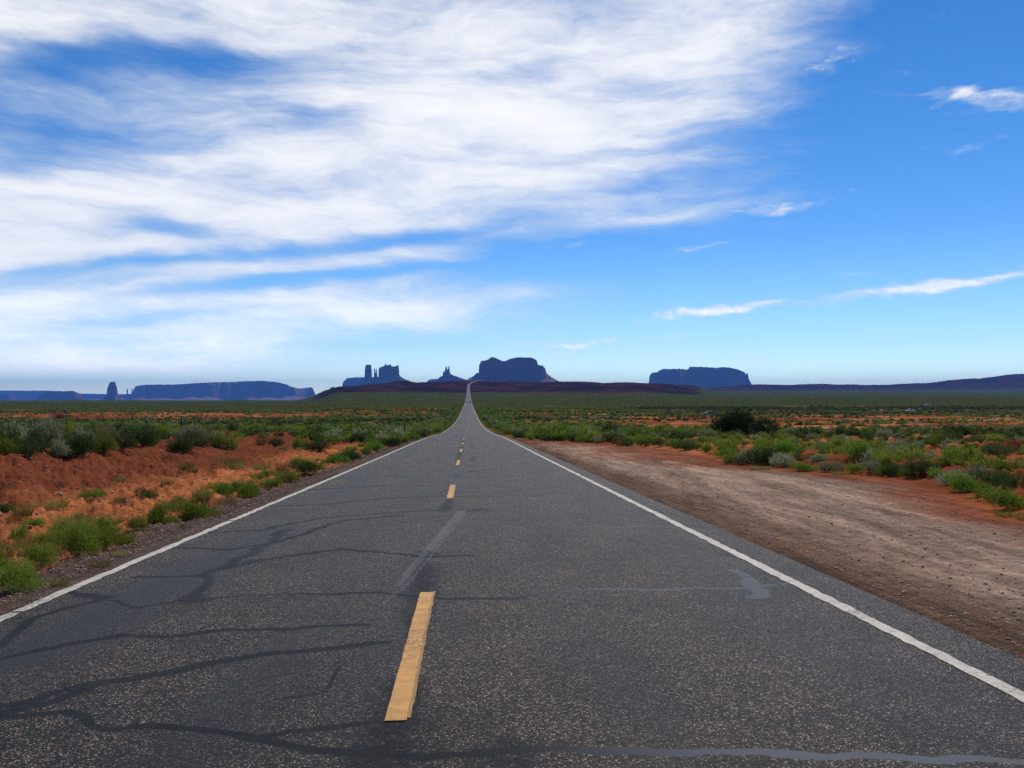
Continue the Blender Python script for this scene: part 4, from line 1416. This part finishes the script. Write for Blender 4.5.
def build_fence():
    cols = [(-60, 96, 409.5), (-20, 95, 410), (22.5, 94, 410.5), (67, 92, 410.5), (103, 90, 411.8), (132.5, 88, 413.6), (158.5, 86, 417.0), (181.5, 84, 416.5), (194.5, 84, 419)]
    root = None
    tops = []
    for i, (x, dd, ytop) in enumerate(cols):
        P = to_world(x, ytop, dd)
        gz = float(ground(np.array([P[0]]), np.array([P[1]]))[0])
        h = min(max(P[2] - gz, 0.9), 1.9)
        if root is None:
            root = empty('wire_fence', (P[0], P[1], gz))
            tag(root, 'thin wire fence on dark posts behind the bushes of the red bank', 'fence')
            o0 = np.array([P[0], P[1], gz])
        q = np.array([P[0], P[1], gz]) - o0
        mb = MB()
        thick = 0.09 if x == 181.5 else 0.062
        lean = random.uniform(-.03, .03)
        mb.tube([q + (0, 0, -0.3), q + (lean * .5, 0, h * .5), q + (lean, 0, h)], [thick * 1.1, thick, thick * .9], 8)
        mb.build('post', M_POST if thick > .05 or i % 3 == 0 else M_STEEL, root, True)
        tops.append((q, h, lean))
    for f in (0.93, 0.70, 0.48, 0.27):
        mb = MB()
        for (a, ha, la), (b, hb, lb) in zip(tops[:-1], tops[1:]):
            A, Bq = a + np.array([la * f, -.05, ha * f]), b + np.array([lb * f, -.05, hb * f])
            mb.tube([A, (A + Bq) / 2 - np.array([0, 0, 0.02]), Bq], 0.004, 4)
        mb.build('wire', M_WIRE, root)


build_fence()


def marker(x, y, h_px, label, thick=0.05):
    gx, gy, gz, d = at(x, y)
    h = h_px * d / F
    root = empty('marker_post', (gx, gy, gz))
    tag(root, label, 'marker post')
    MB().box((0, 0, h / 2 - .1), (thick, thick * .45, h + .2)).build('post', M_STEEL, root, bevel=0.006)
    MB().box((0, -thick * .45 * .5 - .004, h - .09), (thick * .8, 0.006, 0.12)).build('reflector', M_REFL if h_px > 99 else M_STEEL, root)


marker(404.5, 439.5, 16.5, 'tallest dark marker post among the bushes beside the left lane', 0.09)
marker(483.5, 420.6, 3.6, 'tiny dark marker post on the right verge near the valley bottom', 0.35)
marker(451, 420.5, 2.6, 'tiny dark marker post on the left verge near the valley bottom', 0.3)
marker(874, 463, 7.0, 'short dark stake in the sand behind the dirt pull-out', 0.06)

# ------------------------------------------------------------------ vehicles
M_GLASS = plain('dark_car_glass', (0.015, 0.018, 0.02), 0.08)
M_TYRE = plain('tyre_rubber', (0.02, 0.02, 0.02), 0.85)
M_RIM = plain('alloy_rim', (0.45, 0.45, 0.46), 0.35, 0.8)
M_LAMP = plain('lamp_glass', (0.75, 0.74, 0.7), 0.15)
M_TAIL = plain('tail_lamp_glass', (0.4, 0.02, 0.015), 0.2)


def car_paint(name, col):
    m, t, b = material(name)
    n = t.noise(t.new('ShaderNodeTexCoord').outputs['Object'], 3, 4, .6)
    t.l.new(t.mix(t.math('MULTIPLY', n, .25), col, (0.2, 0.12, 0.08)), b.inputs['Base Color'])
    b.inputs['Roughness'].default_value = 0.32
    b.inputs['Coat Weight'].default_value = 0.25
    return m


def prism(pts, half, inset=0.0):
    """side profile (y, z) drawn across the width, with the upper points leaning in"""
    zs = [p[1] for p in pts]
    z0, z1 = min(zs), max(zs)
    V = []
    for s in (-1, 1):
        for y, z in pts:
            V.append((s * (half - inset * (z - z0) / (z1 - z0)), y, z))
    n = len(pts)
    Fs = [tuple(range(n)), tuple(range(2 * n - 1, n - 1, -1))] + [(i, i + n, (i + 1) % n + n, (i + 1) % n) for i in range(n)]
    return V, Fs


def vehicle(name, style, paint, loc, rz, label, cat):
    root = empty(name, loc, rz)
    tag(root, label, cat)
    if style == 'pickup':
        lower = [(-2.7, 0.45), (2.65, 0.45), (2.72, 0.75), (2.6, 1.02), (1.2, 1.10), (-0.75, 1.12), (-2.68, 1.12), (-2.74, 0.8)]
        upper = [(1.25, 1.09), (0.55, 1.82), (-0.55, 1.84), (-0.80, 1.10)]
        L, wb, half = 5.4, 1.75, 0.95
    elif style == 'suv':
        lower = [(-2.3, 0.40), (2.3, 0.40), (2.4, 0.70), (2.25, 1.0), (1.0, 1.10), (-2.3, 1.12), (-2.4, 0.75)]
        upper = [(1.15, 1.08), (0.45, 1.76), (-1.95, 1.76), (-2.25, 1.10)]
        L, wb, half = 4.8, 1.42, 0.93
    else:
        lower = [(-2.25, 0.32), (2.25, 0.32), (2.33, 0.55), (2.15, 0.80), (0.95, 0.92), (-1.7, 0.98), (-2.28, 0.92), (-2.33, 0.6)]
        upper = [(1.05, 0.90), (0.30, 1.42), (-1.0, 1.44), (-1.85, 0.97)]
        L, wb, half = 4.6, 1.35, 0.90
    mb = MB()
    mb.add(*prism(lower, half, 0.06))
    mb.build('body', paint, root, bevel=0.06)
    cb = MB()
    cb.add(*prism(upper, half - 0.06, 0.18))
    cb.build('cabin', paint, root, bevel=0.05)
    uy = np.array(upper)
    cen = uy.mean(0)
    for s in (-1, 1):
        pts = [(cen[0] + (y - cen[0]) * 0.84, cen[1] + 0.02 + (z - cen[1]) * 0.70) for y, z in upper]
        V = []
        for y, z in pts:
            xx = half - 0.06 - 0.18 * (z - uy[:, 1].min()) / (uy[:, 1].max() - uy[:, 1].min())
            V += [(s * (xx + 0.012), y, z), (s * (xx - 0.03), y, z)]
        n = len(pts)
        Fs = [tuple(range(0, 2 * n, 2)), tuple(range(1, 2 * n, 2))[::-1]] + [(2 * i, 2 * i + 1, (2 * i + 3) % (2 * n), (2 * i + 2) % (2 * n)) for i in range(n)]
        mesh_obj('side_window', V, Fs, M_GLASS, root)
    for nm, (p, q) in (('windscreen', (upper[0], upper[1])), ('rear_window', (upper[3], upper[2]))):
        sgn = 1 if nm == 'windscreen' else -1
        a = (p[0] + (q[0] - p[0]) * .12, p[1] + (q[1] - p[1]) * .12)
        b = (p[0] + (q[0] - p[0]) * .90, p[1] + (q[1] - p[1]) * .90)
        o = 0.015 * sgn
        V = [(-half + .16, a[0] + o, a[1]), (half - .16, a[0] + o, a[1]), (half - .27, b[0] + o, b[1] + .012), (-half + .27, b[0] + o, b[1] + .012)]
        V += [(x, y - .04 * sgn, z) for x, y, z in V]
        mesh_obj(nm, V, [(0, 1, 2, 3), (7, 6, 5, 4), (0, 4, 5, 1), (1, 5, 6, 2), (2, 6, 7, 3), (3, 7, 4, 0)], M_GLASS, root)
    rad = 0.38 if style != 'sedan' else 0.32
    for sy in (-1, 1):
        for sx in (-1, 1):
            w = MB()
            w.tube([(sx * (half - .20), sy * wb, rad), (sx * (half - .17), sy * wb, rad), (sx * (half + .01), sy * wb, rad), (sx * (half + .03), sy * wb, rad)], [rad * .88, rad, rad, rad * .88], 20)
            wo = w.build('wheel', M_TYRE, root)
            r = MB()
            r.tube([(sx * (half + .025), sy * wb, rad), (sx * (half + .04), sy * wb, rad)], [rad * .62, rad * .55], 14)
            r.build('rim', M_RIM, wo)
    zf = lower[2][1] + .12
    for sx in (-1, 1):
        MB().box((sx * (half - .28), lower[2][0] - .02, zf), (.34, .12, .16)).build('headlight', M_LAMP, root, bevel=.02)
        MB().box((sx * (half - .22), lower[-1][0] + .02, zf + .08), (.22, .12, .22)).build('taillight', M_TAIL, root, bevel=.02)
    if style == 'pickup':
        MB().box((0, -1.72, 1.123), (1.55, 1.75, 0.01)).build('cargo_bed', M_TYRE, root)
    MB().box((0, lower[2][0] + .03, .52), (half * 1.8, .12, .18)).build('bumper', M_TYRE, root, bevel=.03)
    return root


P_BLACK, P_WHITE, P_GREY = car_paint('black_car_paint', (0.012, 0.012, 0.014)), car_paint('white_car_paint', (0.80, 0.77, 0.72)), car_paint('dark_grey_car_paint', (0.05, 0.052, 0.058))


def drive(yy, lane):
    return (lane, yy, float(road_z(np.array([lane]), np.array([yy]))[0]) + 0.05 + yy * .0003)


vehicle('suv', 'suv', P_BLACK, drive(880, 1.6), 0, 'black car driving away in the right lane far down the road', 'car')
vehicle('sedan', 'sedan', P_GREY, drive(905, -1.9), math.pi, 'small grey car approaching in the left lane far down the road', 'car')


def parked(x, y, dep, name, style, paint, rz, label, cat):
    p = to_world(x, y, dep)
    z = float(ground(np.array([p[0]]), np.array([p[1]]))[0])
    for dx, dy in ((-2.5, 0), (2.5, 0), (0, -1), (0, 1)):
        z = max(z, float(ground(np.array([p[0] + dx]), np.array([p[1] + dy]))[0]))
    return vehicle(name, style, paint, (p[0], p[1], z), rz, label, cat)


parked(709, 405, 395, 'sedan', 'suv', P_BLACK, R(88), 'dark vehicle parked among the scrub behind the large dark tree', 'car')
parked(910, 405, 450, 'pickup_truck', 'pickup', P_WHITE, R(95), 'white pickup truck parked in the scrub far right of the road', 'pickup truck')
parked(927, 399, 700, 'suv', 'suv', P_WHITE, R(70), 'tiny white vehicle behind and right of the white pickup truck', 'car')

# ------------------------------------------------------------------ haze
def build_haze():
    m = bpy.data.materials.new('desert_air')
    m.use_nodes = True
    t = NT(m.node_tree)
    t.n.clear()
    out = t.new('ShaderNodeOutputMaterial')
    v = t.new('ShaderNodeVolumePrincipled')
    v.inputs['Color'].default_value = (0.11, 0.32, 0.95, 1)
    v.inputs['Density'].default_value = 4.8e-5
    v.inputs['Anisotropy'].default_value = 0.0
    t.l.new(v.outputs[0], out.inputs['Volume'])
    lo, hi = -75.0, 560.0
    mb = MB().box((0, 0, (lo + hi) / 2), (52000, 52000, hi - lo))
    o = mb.build('haze', m)
    tag(o, 'thin blue desert air over the whole valley', 'haze', kind='stuff')


build_haze()
